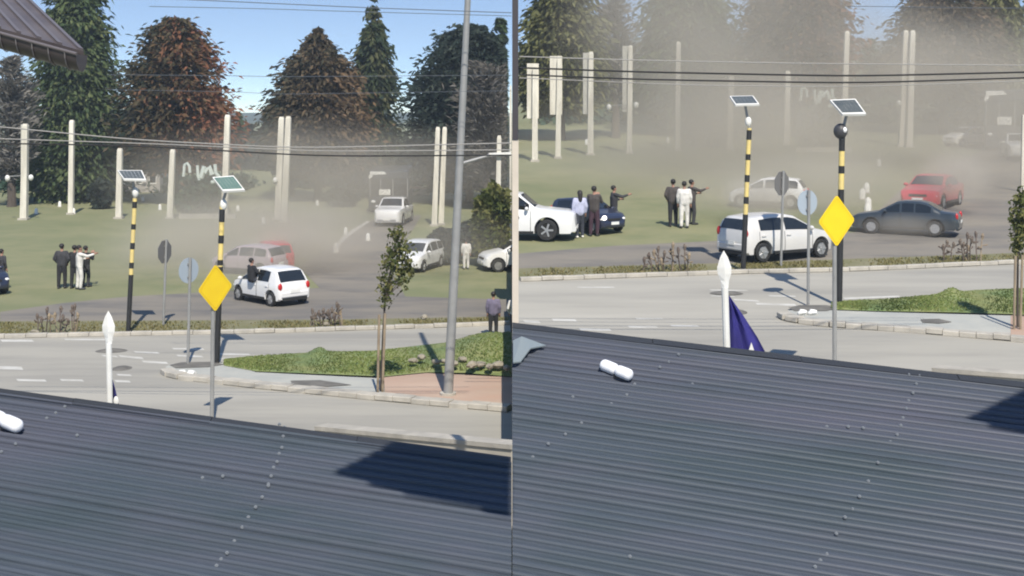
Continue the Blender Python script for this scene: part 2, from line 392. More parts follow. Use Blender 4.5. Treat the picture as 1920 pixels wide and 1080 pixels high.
for (x, y, s_), lb in zip(rock_px, rocklab):
    s_ *= 0.72
    bm = bmesh.new(); bmesh.ops.create_icosphere(bm, subdivisions=2, radius=0.5)
    for v in bm.verts: v.co *= random.uniform(0.8, 1.15)
    me = bpy.data.meshes.new('rock'); bm.to_mesh(me); bm.free(); me.materials.append(M_white if 'white' in lb else M_stone)
    o = bpy.data.objects.new('rock', me); COL.objects.link(o)
    g = G(x, y); o.location = g + Vector((0, 0, s_ * 0.2 + (0.25 if 760 < x else 0.05))); o.scale = (s_ * 1.3, s_, s_ * 0.7); o.rotation_euler.z = random.uniform(0, 6)
    tag(o, lb, 'stone', 'stones on the verge')
for x in (1505, 1524):
    o = dup(o); o.location = G(x, 594) + Vector((0, 0, 0.12)); o['label'] = ('left' if x < 1515 else 'right') + ' white stone on the island tip, right part'

# hills far behind
def hill(x0, x1, Y, top, base, label, seed):
    rr = np.random.default_rng(seed); n = 40; vs = []; fs = []
    for i in range(n):
        x = x0 + (x1 - x0) * i / (n - 1); t = i / (n - 1)
        h = top * (0.75 + 0.25 * math.sin(t * 5 + seed)) * min(1, 8 * t, 8 * (1 - t)) + rr.uniform(-1, 1) * top * 0.02
        vs += [(x, Y - 250, base), (x, Y, base + h), (x, Y + 400, base)]
    for i in range(n - 1):
        a = i * 3; fs += [(a, a + 3, a + 4, a + 1), (a + 1, a + 4, a + 5, a + 2)]
    o = MB().add(vs, fs).build('hill', M_hill, smooth=True); return tag(o, label, kind='structure')
hill(-700, -4, 900, 9, 0, 'low hill far away seen between the trees, left part', 1)
hill(6, 900, 950, 36, 34, 'hill far away seen between the trees, right part', 2)

# ------------------------------------------------------------------ the corrugated roof in front
M_sheet = mat('grey_painted_sheet', (0.066, 0.079, 0.1), 0.5, 0.0, c2=(0.05, 0.066, 0.078), scale=0.7, c3=(0.078, 0.082, 0.106), scale3=0.45, bump=0.03, bscale=25, spec=0.22, stretch=(.5, 1.5, 1))
M_trim = mat('dark_roof_trim', (0.03, 0.032, 0.036), 0.5)
M_screw = mat('bare_metal_screw', (0.19, 0.205, 0.22), 0.5, 0.0)
RC, RM = 0.302, -0.25     # climb of the roof per metre away, lean of the ribs
def roofpt(px, py, dz=0.0):
    Y = CAMZ / ((py - HZ) / F + RC)
    v = P(px, py, Y); v.z += dz; return v
NRM = Vector((0, -RC, 1)).normalized()
roof = thing('corrugated_roof', (0, 12, 3.6), 'dark grey corrugated metal roof across the foreground, two runs of sheets', 'roof')
PITCH, NR = 0.118, 7
def lean_of(w, right):
    return max(-.29, -.25 + .0078 * (w - 14.85)) if right else max(-.27, -.235 + .014 * (w - 12.12))
def make_sheets(xa, xb, wtop, wmin):
    w1 = wtop; k = 0
    while w1 > wmin:
        w0 = w1 - PITCH * NR
        lift = random.uniform(0, 0.003)
        vs = []; fs = []; prof = []
        for r_ in range(NR):
            amp = random.choice((.75, .85, 1.0, 1.0, 1.25, 1.45))
            for t, h in ((0.0, 0.0), (0.22, 0.006), (0.46, 0.021), (0.55, 0.027), (0.64, 0.025), (0.76, 0.0185), (0.79, 0.011), (0.81, 0.001)):
                prof.append((w1 - (r_ + t) * PITCH, h * amp))
        prof.append((w0, 0.0)); prof.append((w0 - 0.045, 0.028)); prof.append((w0 - 0.078, 0.0225)); prof.append((w0 - 0.094, 0.014))
        nx = 14
        for i in range(nx):
            x = xa + (xb - xa) * i / (nx - 1)
            for (w, h) in prof:
                Y = w + lean_of(w, xa > 0) * x
                hh = h + lift + 0.003 * math.sin(x * 1.7 + k * 2.1) + (0.004 if w <= w0 else 0)
                vs.append(Vector((x, Y, RC * Y)) + NRM * hh)
        n = len(prof)
        for i in range(nx - 1):
            for j in range(n - 1): fs.append((i * n + j, (i + 1) * n + j, (i + 1) * n + j + 1, i * n + j + 1))
        o = MB().add([v - Vector(roof.location) for v in vs], fs).build('roof_sheet', M_sheet, roof, smooth=True, sharp=50)
        k += 1; w1 = w0
WL, WR = 12.12, 14.85
make_sheets(-9.0, -0.004, WL, 8.6)
make_sheets(0.004, 9.5, WR, 8.6)
def ridge(xa, xb, w, z0=0.0):
    m = MB(); n = 6; RM = lean_of(w, xa > 0)
    for i in range(n):
        x0 = xa + (xb - xa) * i / n; x1 = xa + (xb - xa) * (i + 1) / n - 0.006
        def pt(x, dw, dh): Y = w + dw + RM * x; return Vector((x, Y, RC * (w + min(dw, 0) + RM * x) )) + NRM * dh
        ring = [(-0.09, 0.03), (0.02, 0.045), (0.06, 0.03), (0.06, -0.08)]
        vs = [pt(x, dw, dh + 0.004 * (i % 2)) - Vector(roof.location) for x in (x0, x1) for (dw, dh) in ring]
        MB().add(vs, [(j, j + 1, 4 + j + 1, 4 + j) for j in range(3)]).build('edge_trim', M_trim, roof)
ridge(-9.0, -0.004, WL); ridge(0.004, 9.5, WR)
# the walls the roof stands on
for (xa, xb, w) in ((-8.8, -0.02, WL - 0.25), (0.02, 9.3, WR - 0.25)):
    ya, yb = w + RM * xa, w + RM * xb
    vs = [(xa, ya, -0.2), (xb, yb, -0.2), (xb, yb, RC * yb - 0.06), (xa, ya, RC * ya - 0.06)]
    MB().prism([Vector(v) - Vector(roof.location) for v in vs], (0, -0.15, 0)).build('wall', M_concrete, roof)
# screws, one by one
def screw_line(pts, n, jit=1.5):
    xs = np.linspace(0, len(pts) - 1, n)
    return [(np.interp(t, range(len(pts)), [p[0] for p in pts]) + random.uniform(-jit, jit), np.interp(t, range(len(pts)), [p[1] for p in pts]) + random.uniform(-2, 2)) for t in xs]
spx = screw_line([(535, 803), (528, 848), (516, 877), (503, 914)], 8) + screw_line([(503, 914), (480, 957), (453, 995), (425, 1040), (406, 1067)], 9) + \
      [(122, 766), (105, 778), (88, 788), (145, 820), (30, 836), (3, 851), (380, 900), (418, 897), (524, 799)] + \
      screw_line([(1725, 708), (1708, 745), (1695, 780), (1683, 818)], 8) + screw_line([(1668, 833), (1630, 900), (1602, 953), (1580, 982), (1547, 1050), (1529, 1066)], 10) + \
      [(1272, 668), (1254, 682), (1237, 692), (1298, 724), (1190, 724), (1175, 744), (1146, 761), (1074, 748), (1060, 818), (1028, 836), (999, 861), (1181, 1048), (1090, 797), (1550, 804), (1590, 804), (1618, 806), (1704, 706)]
scr = None
for x, y in spx:
    p = roofpt(x, y) + NRM * 0.027 - Vector(roof.location)
    if scr is None:
        scr = MB().tube([(0, 0, -0.012), (0, 0, 0.002)], 0.016, 8).tube([(0, 0, 0.002), (0, 0, 0.010)], 0.009, 6).build('screw', M_screw, roof); o = scr
    else: o = inst(scr, parent=roof)
    o.location = p; o.rotation_euler = (math.atan(RC), 0, 0)

# the seam: a narrow pale wall end with a dark upper part
cw = thing('wall_corner', (0.04, 15.2, 0.79), 'narrow cream wall end with a dark upper part in the middle of the photo', 'wall')
zs = P(966, 262, 15.05).z; zt = P(966, -80, 15.05).z
MB().box((0, 0, (zs - 0.79) / 2), (0.074, 0.3, zs - 0.79)).build('lower_wall', mat('cream_render', (0.62, 0.55, 0.46), 0.85, c2=(0.55, 0.49, 0.41), scale=3), cw)
MB().box((-0.002, 0, (zs + zt) / 2 - 0.79), (0.072, 0.32, zt - zs)).build('upper_cladding', mat('dark_cladding', (0.05, 0.045, 0.05), 0.6), cw)

# bits lying on the roof
fl = roofpt(985, 690)
m = MB()
pts = [roofpt(950 + 12, 648), roofpt(978, 645), roofpt(1023, 657), roofpt(995, 667), roofpt(976, 688), roofpt(962, 694)]
m.prism([p + NRM * (0.05 + 0.03 * (i % 2)) for i, p in enumerate(pts)], NRM * 0.015)
o = m.build('metal_flashing', mat('grey_flashing', (0.24, 0.28, 0.29), 0.45, 0.2)); tag(o, 'loose pale grey sheet metal flashing at the left edge of the right roof run', 'flashing')

M_bottle = mat('white_plastic', (0.82, 0.83, 0.85), 0.3)
def vent(c0, c1, r, label):
    a = roofpt(*c0) + NRM * (r + 0.03); b = roofpt(*c1) + NRM * (r + 0.03)
    t = thing('plastic_fitting', (a + b) / 2, label, 'pipe fitting', 'white fittings on the roof')
    a -= t.location; b -= t.location; d = b - a; L = d.length; d.normalize()
    def lobe(s0, s1):
        k = []
        for f, rr in ((0, .35), (.06, .75), (.16, .97), (.3, 1), (.7, 1), (.86, .95), (.95, .72), (1, .35)): k.append((a + d * (s0 + (s1 - s0) * f) * L, r * rr))
        return MB().tube([q[0] for q in k], [q[1] for q in k], 16)
    lobe(0, 0.53).build('barrel', M_bottle, t, smooth=True, sharp=60); lobe(0.49, 1.0).build('cap', M_bottle, t, smooth=True, sharp=60)
    MB().box(((a + b) / 2 - NRM * (r + 0.0)), (0.06, 0.06, 0.06)).build('clip', M_darksteel, t)
    return t
vent((1127, 697), (1184, 720), 0.064, 'white two-lobed plastic fitting lying whole on the right roof run')
vent((-24, 790), (40, 818), 0.07, 'white plastic fitting cut by the left edge of the photo')

# low boundary walls behind the roof
M_low = mat('cream_low_wall', (0.5, 0.46, 0.38), 0.85, c2=(0.4, 0.37, 0.31), scale=2)
for (a, b, la) in (((590, 806, 21.5), (959, 842, 18.5), 'low cream boundary wall behind the left roof run'), ((1745, 697, 20), (1960, 713, 19), 'low cream boundary wall behind the right roof run')):
    p, q = P(*a), P(*b); d = q - p; nn = Vector((-d.y, d.x, 0)).normalized() * 0.22
    w_ = thing('boundary_wall', (p.x, p.y, gz(p.x, p.y)), la, 'wall')
    z0 = Vector((p.x, p.y, gz(p.x, p.y)))
    MB().prism([v - z0 for v in (p, q, Vector((q.x, q.y, gz(q.x, q.y))), z0)], nn).build('wall', M_low, w_)
    MB().prism([v - z0 + Vector((0, -0.04, 0)) for v in (p + Vector((0, 0, .07)), q + Vector((0, 0, .07)), q + Vector((0, 0, .004)), p + Vector((0, 0, .004)))], nn * 1.35).build('coping', M_kerb, w_)

# neighbouring eaves at the upper left
M_tile = mat('brown_metal_roof', (0.09, 0.075, 0.075), 0.45, 0.1, c2=(0.13, 0.11, 0.105), scale=1.5)
M_gut = mat('brown_gutter', (0.075, 0.06, 0.062), 0.45, 0.1)
T, E, RT = P(157, 96, 15.0), P(-120, 20, 16.0), P(30, -25, 18.4)
nb = thing('neighbouring_house', (T.x - 2.2, T.y + 1.5, 0), 'brown metal roofed house with gutter at the upper left corner', 'house')
O = Vector(nb.location); up = RT - T; al = E - T
pn = al.cross(up).normalized()
if pn.z < 0: pn = -pn
MB().prism([v - O for v in (T, E, E + up * 1.2, T + up * 1.2)], -pn * 0.05).build('roof', M_tile, nb)
sm = None
for i in range(9):
    a = T + al * (0.004 + i * 0.135)
    MB().prism([v - O for v in (a, a + up * 1.2, a + up * 1.2 + al * 0.03, a + al * 0.03)], pn * 0.03).build('standing_seam', mat('seam_metal', (0.16, 0.14, 0.14), 0.4, 0.2), nb)
ga, gb = T + Vector((0.0, -0.07, -0.045)), E + Vector((0, -0.07, -0.045))
gm = MB(); n = 10; vs = []; fs = []
for i, p in enumerate((ga, gb)):
    for j in range(n + 1):
        an = math.pi * j / n
        vs.append(p - O + Vector((0, -math.cos(an) * 0.2, -math.sin(an) * 0.2)))
for j in range(n): fs.append((j, j + 1, n + 1 + j + 1, n + 1 + j))
fs.append(tuple(range(n + 1))); 
gm.add(vs, fs).build('gutter', M_gut, nb, smooth=True)
MB().tube([ga - O + Vector((0.01, -0.205, 0.0)), gb - O + Vector((0, -0.205, 0))], 0.02, 8).build('gutter_lip', mat('seam_metal', (0.1, 0.1, 0.1)), nb)
for i in range(9):
    p = ga + (gb - ga) * (0.07 + i * 0.105)
    k = MB(); k.tube([p - O + Vector((0, -math.cos(math.pi * j / 8) * 0.212, -math.sin(math.pi * j / 8) * 0.212)) for j in range(9)], 0.007, 6).build('gutter_bracket', mat('bracket_metal', (0.3, 0.28, 0.28), 0.4, 0.4), nb)
MB().prism([v - O for v in (T + Vector((-0.03, 0.05, -0.1)), E + Vector((-0.03, 0.05, -0.1)), E + Vector((-0.03, 0.6, -0.1)), T + Vector((-0.25, 0.6, -0.1)))], (0, 0, -0.06)).build('soffit', mat('dark_soffit', (0.04, 0.035, 0.035), 0.8), nb)
MB().box((-1.6, -0.9, 3.6), (1.6, 0.2, 7.2)).build('wall', M_concrete, nb)

# floating slabs added out of view, outlined to throw the roof shade
def caster(px_poly, zc, label):
    pts = []
    for x, y in px_poly:
        p = roofpt(x, y); t = (zc - p.z) / SUN.z
        pts.append(p + SUN * t)
    o = MB().prism(pts, (0, 0, 0.06)).build('shadow_caster', M_tile)
    return tag(o, label, 'caster')
caster([(740, 836), (628, 890), (688, 904), (694, 912), (752, 923), (760, 932), (900, 956), (908, 966), (958, 975), (958, 866)], 10.0, 'added unseen stepped eave whose shade falls on the left roof run')
caster([(1935, 722), (1925, 735), (1815, 790), (1848, 797), (1855, 803), (1925, 815), (2020, 833), (2020, 740)], 10.0, 'added unseen stepped eave whose shade falls on the right roof run')

# ------------------------------------------------------------------ white concrete posts in the field
def post(xt, yt, xb, yb, w, label, Y=None, taper=0.8, panel=None, lamp=None, group='white concrete posts in the field'):
    """yb: row of the foot; panel=(x0,x1,y0,y1) a flat pale board fixed to the post"""
    b = G(xb, yb) if Y is None else P(xb, yb, Y)
    Yd = b.y
    b.z = gz(b.x, b.y)
    t = P(xt, yt, Yd); r = w / F * Yd / 2
    o = thing('concrete_post', b, label, 'post', group)
    tt = t - b
    m = MB()
    ring = lambda p, k: [p + Vector((sx * r * k, sy * r * k, 0)) for sx, sy in ((-1, -1), (1, -1), (1, 1), (-1, 1))]
    vs = ring(Vector((0, 0, -0.1)), 1.0) + ring(tt - Vector((0, 0, 0.15)), taper) + ring(tt, taper * 0.7)
    fs = [(i, (i + 1) % 4, 4 + (i + 1) % 4, 4 + i) for i in range(4)] + [(4 + i, 4 + (i + 1) % 4, 8 + (i + 1) % 4, 8 + i) for i in range(4)] + [(8, 9, 10, 11)]
    m.add(vs, fs).build('shaft', M_concrete, o)
    MB().box((0, 0, 0.05), (r * 3, r * 3, 0.14)).build('footing', M_kerb, o)
    if panel:
        x0, x1, y0, y1 = panel
        a, c = P(x0, y0, Yd + r * 1.3), P(x1, y1, Yd + r * 1.3)
        MB().box(((a + c) / 2) - b, (abs(c.x - a.x), r * 0.9, abs(c.z - a.z))).build('board', mat('grey_board', (0.5, 0.49, 0.43), 0.8, c2=(0.42, 0.41, 0.37), scale=1.5) if panel[0] < 960 or panel[0] > 1090 else M_concrete, o)
    if lamp:
        for (lx, ly) in lamp:
            q = P(lx, ly, Yd - r * 1.5) - b
            l = MB().ball(q, (0.16, 0.16, 0.2), 10, 7).build('floodlight', M_white, o, smooth=True)
            MB().tube([q + Vector((0, 0, 0.1)), Vector((tt.x * (q.z / tt.z), 0, q.z + 0.15))], 0.03, 6).build('arm', M_steel, l)
    return o
post(48, 232, 45, 412, 12, 'white post with a grey board, first on the left', panel=(40, 47, 233, 330), lamp=[(14, 334), (58, 333)])
post(135, 225, 133, 402, 9, 'thin white post behind the conifer foot, second from the left', taper=0.9)
post(225, 278, 223, 410, 11, 'short white post beside the far solar panel of the left part')
post(324, 280, 319, 410, 11, 'short white post midway between the two striped poles, left part')
post(427, 215, 421, 405, 12, 'tall white post behind the near solar panel of the left part')
post(528, 219, 521, 412, 12, 'left one of the tall white pair at the left part centre', lamp=[(516, 338)])
post(541, 218, 533, 417, 12, 'right one of the tall white pair at the left part centre')
post(821, 238, 814, 424, 10, 'left one of the white pair beside the tall grey pole')
post(834, 238, 827, 422, 10, 'right one of the white pair beside the tall grey pole')
pc = post(936, 254, 932, 400, 10, 'white post with a cross arm above the round bush', Y=62)
Yc = 62; b_ = Vector(pc.location)
MB().prism([P(x, y, Yc - 0.3) - b_ for x, y in ((916, 287), (958, 285), (958, 292), (916, 293))], (0, 0.2, 0)).build('cross_arm', M_white, pc)
MB().tube([P(919, 291, Yc - 0.3) - b_, P(868, 306, Yc - 0.3) - b_], 0.08, 8).build('brace', M_steel, pc)
post(957.5, 160, 957, 330, 4, 'white post cut by the middle seam of the photo', Y=70)
post(966, 128, 964, 292, 8, 'thin white post hugging the cream wall end', Y=None)
post(1003, 121, 1003, 303, 11, 'white post with a wide white board, nearest the cream wall end', panel=(988, 1010, 119, 222))
post(1049, 106, 1046, 297, 10, 'white post with a wide white board, second from the cream wall end', panel=(1031, 1054, 105, 215))
post(1108, 97, 1107, 291, 11, 'white post with a grey board on its left, third from the cream wall end', panel=(1093, 1106, 99, 214))
post(1182, 85, 1180, 288, 10, 'white post with a grey board, last of the four boarded ones', panel=(1167, 1179, 86, 210), lamp=[(1142, 201), (1193, 197)])
post(1272, 78, 1270, 282, 9, 'thin white post fading into the dust, right part', taper=0.9)
post(1371, 143, 1368, 281, 11, 'white post beside the far solar panel of the right part')
post(1477, 133, 1474, 272, 11, 'white post midway between the two striped poles, right part')
post(1588, 58, 1580, 285, 11, 'tall white post behind the near solar panel of the right part')
post(1698, 57, 1690, 275, 11, 'left one of the tall white pair above the red car', lamp=[(1685, 193)])
post(1711, 57, 1704, 276, 11, 'right one of the tall white pair above the red car')
post(1919, 215, 1917, 320, 7, 'white post cut by the right edge of the photo', Y=60)

# ------------------------------------------------------------------ striped solar lamp poles
M_yel = mat('faded_yellow_paint', (0.74, 0.58, 0.18), 0.6, c2=(0.6, 0.48, 0.2), scale=4)
M_blk = mat('black_paint', (0.02, 0.02, 0.02), 0.5)
M_cell = mat('solar_cell', (0.075, 0.085, 0.085), 0.25, c2=(0.1, 0.11, 0.105), scale=3)
M_celg = mat('solar_cell_green', (0.1, 0.17, 0.14), 0.25, c2=(0.12, 0.19, 0.16), scale=3)
def striped(foot, top, w, pan, lampxy, split, label, cell, stripes, big=False):
    b = G(*foot); Y = b.y; t = P(*top, Y); d = t - b
    r = w / F * Y / 2
    o = thing('solar_lamp_pole', b, label, 'lamp post', 'black and yellow solar lamp poles')
    at = lambda py: d * ((foot[1] - py) / (foot[1] - top[1]))
    MB().tube([(0, 0, -0.1), at(split)], r, 12).build('lower_shaft', M_blk, o, smooth=True)
    MB().tube([at(split), at(top[1])], r * 0.9, 12).build('upper_shaft', M_yel, o, smooth=True)
    for (y0, y1) in stripes: MB().tube([at(y1), at(y0)], r * 0.97, 12).build('black_band', M_blk, o, smooth=True)
    MB().tube([(0, 0, 0), (0, 0, 0.05)], r * 2.2, 12).build('base_plate', M_darksteel, o)
    # lamp head
    l = P(*lampxy, Y) - b
    MB().ball(l, (0.1, 0.1, 0.16) if not big else (0.19, 0.19, 0.21), 12, 8).build('lamp_head', M_white if not big else M_darksteel, o, smooth=True)
    if big: MB().ball(l + Vector((0.07, -0.1, 0.03)), (0.08, 0.1, 0.09), 10, 7).build('lens', M_light, o, smooth=True)
    # panel: four photo corners, top edge further back
    q = [P(pan[0][0], pan[0][1], Y + 0.35), P(pan[1][0], pan[1][1], Y + 0.35), P(pan[2][0], pan[2][1], Y - 0.35), P(pan[3][0], pan[3][1], Y - 0.35)]
    q = [v - b for v in q]
    n = (q[1] - q[0]).cross(q[3] - q[0]).normalized()
    if n.z < 0: n = -n
    pf = MB().prism(q, -n * 0.06).build('panel_frame', M_white, o)
    c = sum(q, Vector()) / 4
    def uv(u, v): return (q[0] * (1 - u) + q[1] * u) * (1 - v) + (q[3] * (1 - u) + q[2] * u) * v
    for i in range(6):
        u0, u1 = 0.045 + i * 0.152, 0.045 + (i + 1) * 0.152 - 0.008
        MB().prism([uv(u0, .07), uv(u1, .07), uv(u1, .9), uv(u0, .9)], n * 0.006).build('cell', cell, pf)
        MB().prism([uv(u0, .07) - n * 0.061, uv(u1, .07) - n * 0.061, uv(u1, .9) - n * 0.061, uv(u0, .9) - n * 0.061], -n * 0.006).build('back_sheet', cell, pf)
    MB().tube([at(top[1]), c - n * 0.03], r * 0.5, 8).build('panel_arm', M_steel, o)
    return o
striped((240, 626), (253, 372), 9, [(220, 319), (266, 319), (274, 337), (232, 336)], (254, 361), 515, 'striped pole with a flat grey solar panel, leftmost of all', M_cell, [(378, 390), (420, 430), (455, 467), (492, 503)])
striped((406, 684), (417, 380), 11, [(398, 332), (438, 329), (459, 356), (418, 358)], (419, 384), 500, 'striped pole with a greenish solar panel behind the left yellow sign', M_celg, [(392, 416), (441, 456), (487, 497)])
striped((1393, 510), (1405, 240), 10, [(1368, 180), (1412, 179), (1424, 195), (1379, 196)], (1403, 228), 402, 'striped pole with a flat grey solar panel above the silver car', M_cell, [(244, 262), (289, 300), (328, 341), (369, 382)])
striped((1573, 575), (1579, 250), 12, [(1556, 187), (1604, 185), (1624, 213), (1580, 214)], (1576, 246), 372, 'striped pole with a dark round lamp behind the right yellow sign', M_cell, [(256, 283), (311, 325), (355, 372)], big=True)

# ------------------------------------------------------------------ signs
M_sign = mat('yellow_sign', (0.86, 0.62, 0.012), 0.45, c2=(0.82, 0.56, 0.01), scale=2.5)
M_signback = mat('sign_back', (0.17, 0.165, 0.16), 0.5, 0.2)
M_bluesign = mat('pale_blue_sign_back', (0.36, 0.42, 0.48), 0.5, 0.1)
def diamond(cx, cy, hw, hh, Y, post_b, label):
    base = P(post_b[0], post_b[1], Y); base.z = gz(base.x, base.y)
    o = thing('warning_sign', base, label, 'road sign', 'yellow diamond road signs')
    c = P(cx, cy, Y) - base
    a = hh / F * Y; yaw = math.acos(min(1, hw / hh)) - math.atan2((cx - 960) / F, 1)
    ux = Vector((math.cos(yaw), math.sin(yaw), 0)); nz = Vector((math.sin(yaw), -math.cos(yaw), 0))
    pts = []
    for k in range(4):
        p0 = Vector((0, 0, 0)); an = k * math.pi / 2
        for e in (-0.06, 0.06): pts.append(c + ux * (a * math.cos(an + e) * (0.955)) + Vector((0, 0, a * math.sin(an + e) * 0.985)))
    MB().prism(pts, -nz * 0.006).build('plate', M_sign, o)
    inner = [c + (p - c) * 0.9 + nz * 0.003 for p in pts]; inner2 = [c + (p - c) * 0.865 + nz * 0.003 for p in pts]
    n = len(inner); vs = inner + inner2
    MB().add(vs, [(i, (i + 1) % n, n + (i + 1) % n, n + i) for i in range(n)]).build('border', mat('sign_border', (0.7, 0.45, 0.01), 0.5), o)
    pt = c - nz * 0.065
    MB().tube([Vector((0, 0, -0.1)), Vector((pt.x, pt.y, c.z + a * 0.7))], 0.045, 10).build('post', M_steel, o, smooth=True)
    for dz in (-0.25, 0.25): MB().box(pt + Vector((0, 0, dz)), (0.16, 0.05, 0.04), yaw).build('bracket', M_steel, o)
    return o
diamond(404, 540, 31, 43, 28, (397, 800), 'yellow diamond sign in front of the white hatchback, left part')
diamond(1569, 414, 33, 47, 26, (1565, 700), 'yellow diamond sign in front of the dark sedan, right part')
def plate_sign(cx, cy, hw, hh, foot, label, m, sides, kind, yawdir=1):
    b = G(*foot); Y = b.y
    o = thing(kind, b, label, 'road sign')
    c = P(cx, cy, Y) - b; a = hh / F * Y; yaw = yawdir * math.acos(min(1, hw / hh)) - math.atan2((cx - 960) / F, 1)
    ux = Vector((math.cos(yaw), math.sin(yaw), 0)); nz = Vector((math.sin(yaw), -math.cos(yaw), 0))
    pts = [c + ux * (a * math.cos(2 * math.pi * (k + .5) / sides)) + Vector((0, 0, a * math.sin(2 * math.pi * (k + .5) / sides))) for k in range(sides)]
    MB().prism(pts, -nz * 0.008).build('plate', m, o)
    front = nz * 0.06
    MB().tube([Vector((0, 0, -0.1)), Vector((c.x, c.y, c.z + a)) + front], 0.04, 10).build('post', M_steel, o, smooth=True)
    for dz in (-0.18, 0.18): MB().box(c + Vector((0, 0, dz)) + front * 0.4, (0.12, 0.03, 0.04), yaw).build('bracket', M_steel, o)
    return o
plate_sign(309, 472, 13, 23, (306, 612), 'grey back of an octagonal stop sign between the striped poles, left part', M_signback, 8, 'stop_sign')
plate_sign(1466, 344, 14, 24, (1464, 500), 'grey back of an octagonal stop sign in front of the silver car, right part', M_signback, 8, 'stop_sign')
plate_sign(354, 507, 18, 24, (352, 686), 'pale blue round sign on a thin post left of the yellow sign, left part', M_bluesign, 20, 'round_sign')
plate_sign(1514, 380, 18, 24, (1515, 575), 'pale blue round sign on a thin post left of the yellow sign, right part', M_bluesign, 20, 'round_sign')

# tall grey pole
b = G(840, 745); t = P(880, -60, b.y)
o = thing('street_pole', b, 'tall plain grey pole standing on the red paving', 'pole')
MB().tube([(0, 0, 0), (t - b) * 0.5, t - b], [0.118, 0.095, 0.07], 16).build('shaft', M_steel, o, smooth=True)
MB().tube([(0, 0, -0.05), (0, 0, 0.12)], 0.2, 16).build('base_collar', M_kerb, o)

# ------------------------------------------------------------------ spear-topped white posts with navy flag
M_flag = mat('navy_cloth', (0.03, 0.026, 0.2), 0.8, c2=(0.018, 0.016, 0.12), scale=3)
def spear(px, ytip, yb, w, ww, Y, dxb, label):
    t = P(px, ytip, Y); b = P(px + dxb, yb, Y); g = Vector((b.x + (b.x - t.x) * 0.0, b.y, gz(b.x, b.y)))
    o = thing('flag_pole', g, label, 'flagpole', 'white spear topped flagpoles')
    k = Y / F
    tip = t - g; bt = b - g; dirv = (bt - tip).normalized()
    hh = 0.5 * (ww * k)
    m = MB()
    # flat spear head: diamond in outline, thick in the middle
    yl = (w * k)
    def q(f, hw, th):
        c = tip + dirv * (f * ww * 2.6 * k)
        return [c + Vector((-hw * k, 0, 0)), c + Vector((0, -th * k, 0)), c + Vector((hw * k, 0, 0)), c + Vector((0, th * k, 0))]
    rings = [q(0.0, 0.4, 0.3), q(0.18, ww * 0.27, 3), q(0.45, ww * 0.5, 5), q(0.62, ww * 0.47, 5), q(0.8, ww * 0.3, 4.5), q(1.0, w * 0.52, w * 0.5)]
    vs = [v for r_ in rings for v in r_]; fs = []
    for i in range(len(rings) - 1):
        for j in range(4): fs.append((i * 4 + j, i * 4 + (j + 1) % 4, (i + 1) * 4 + (j + 1) % 4, (i + 1) * 4 + j))
    fs.append((0, 1, 2, 3)); m.add(vs, fs).build('spear_head', M_white, o)
    MB().tube([tip + dirv * (ww * 2.55 * k), bt, Vector((bt.x, bt.y, 0))], w * 0.5 * k, 10).build('pole', M_white, o, smooth=True)
    return o, g
oL, gL = spear(203, 583, 757, 11, 24, 14.5, 3, 'white spear topped flagpole before the left planted strip')
oR, gR = spear(1357, 470, 660, 13, 27, 15.6, 6, 'white spear topped flagpole flying a navy flag, right part')
def cloth(pxs, Y, name, m, parent=None, label=None, amp=0.03, n=16, k=14):
    """pxs: left edge polyline and right edge polyline, same number of points"""
    Lp, Rp = pxs; vs = []
    for i in range(n):
        t = i / (n - 1) * (len(Lp) - 1); a = min(int(t), len(Lp) - 2); f = t - a
        l = (Lp[a][0] * (1 - f) + Lp[a + 1][0] * f, Lp[a][1] * (1 - f) + Lp[a + 1][1] * f); r_ = (Rp[a][0] * (1 - f) + Rp[a + 1][0] * f, Rp[a][1] * (1 - f) + Rp[a + 1][1] * f)
        for j in range(k):
            u = j / (k - 1)
            x = l[0] * (1 - u) + r_[0] * u; y = l[1] * (1 - u) + r_[1] * u
            vs.append(P(x, y, Y + 0.02 + amp * math.sin(u * 13 + i * 0.25) * min(1, i / 4)))
    fs = [(i * k + j, i * k + j + 1, (i + 1) * k + j + 1, (i + 1) * k + j) for i in range(n - 1) for j in range(k - 1)]
    vs2 = [v + Vector((0, 0.006, 0)) for v in vs]; N = len(vs)
    o = MB().add(vs + vs2, fs + [tuple(N + i for i in reversed(f)) for f in fs]).build(name, m, parent, smooth=True, sharp=60)
    return o
fr = cloth(([(1366, 553), (1367, 600), (1368, 640), (1370, 760)], [(1368, 555), (1394, 592), (1420, 632), (1480, 745)]), 15.65, 'flag', M_flag)
tag(fr, 'navy flag with a white star draped from the right spear topped pole', 'flag')
sx = []
for i in range(10):
    a = math.pi / 2 + i * math.pi / 5; r_ = 34 if i % 2 == 0 else 14
    sx.append(P(1409 + r_ * math.cos(a) * 0.9, 676 - r_ * math.sin(a), 15.58))
MB().prism(sx, (0, 0.012, 0)).build('white_star', M_white, fr)
fl2 = cloth(([(208, 712), (208, 730), (208, 760), (208, 800)], [(211, 712), (216, 730), (222, 756), (232, 800)]), 14.55, 'flag', M_flag)
tag(fl2, 'dark furled flag hanging low on the left spear topped pole', 'flag')
MB().ball(P(217.5, 752, 14.47), (0.03, 0.012, 0.055), 10, 7).build('white_emblem', M_white, fl2, smooth=True)

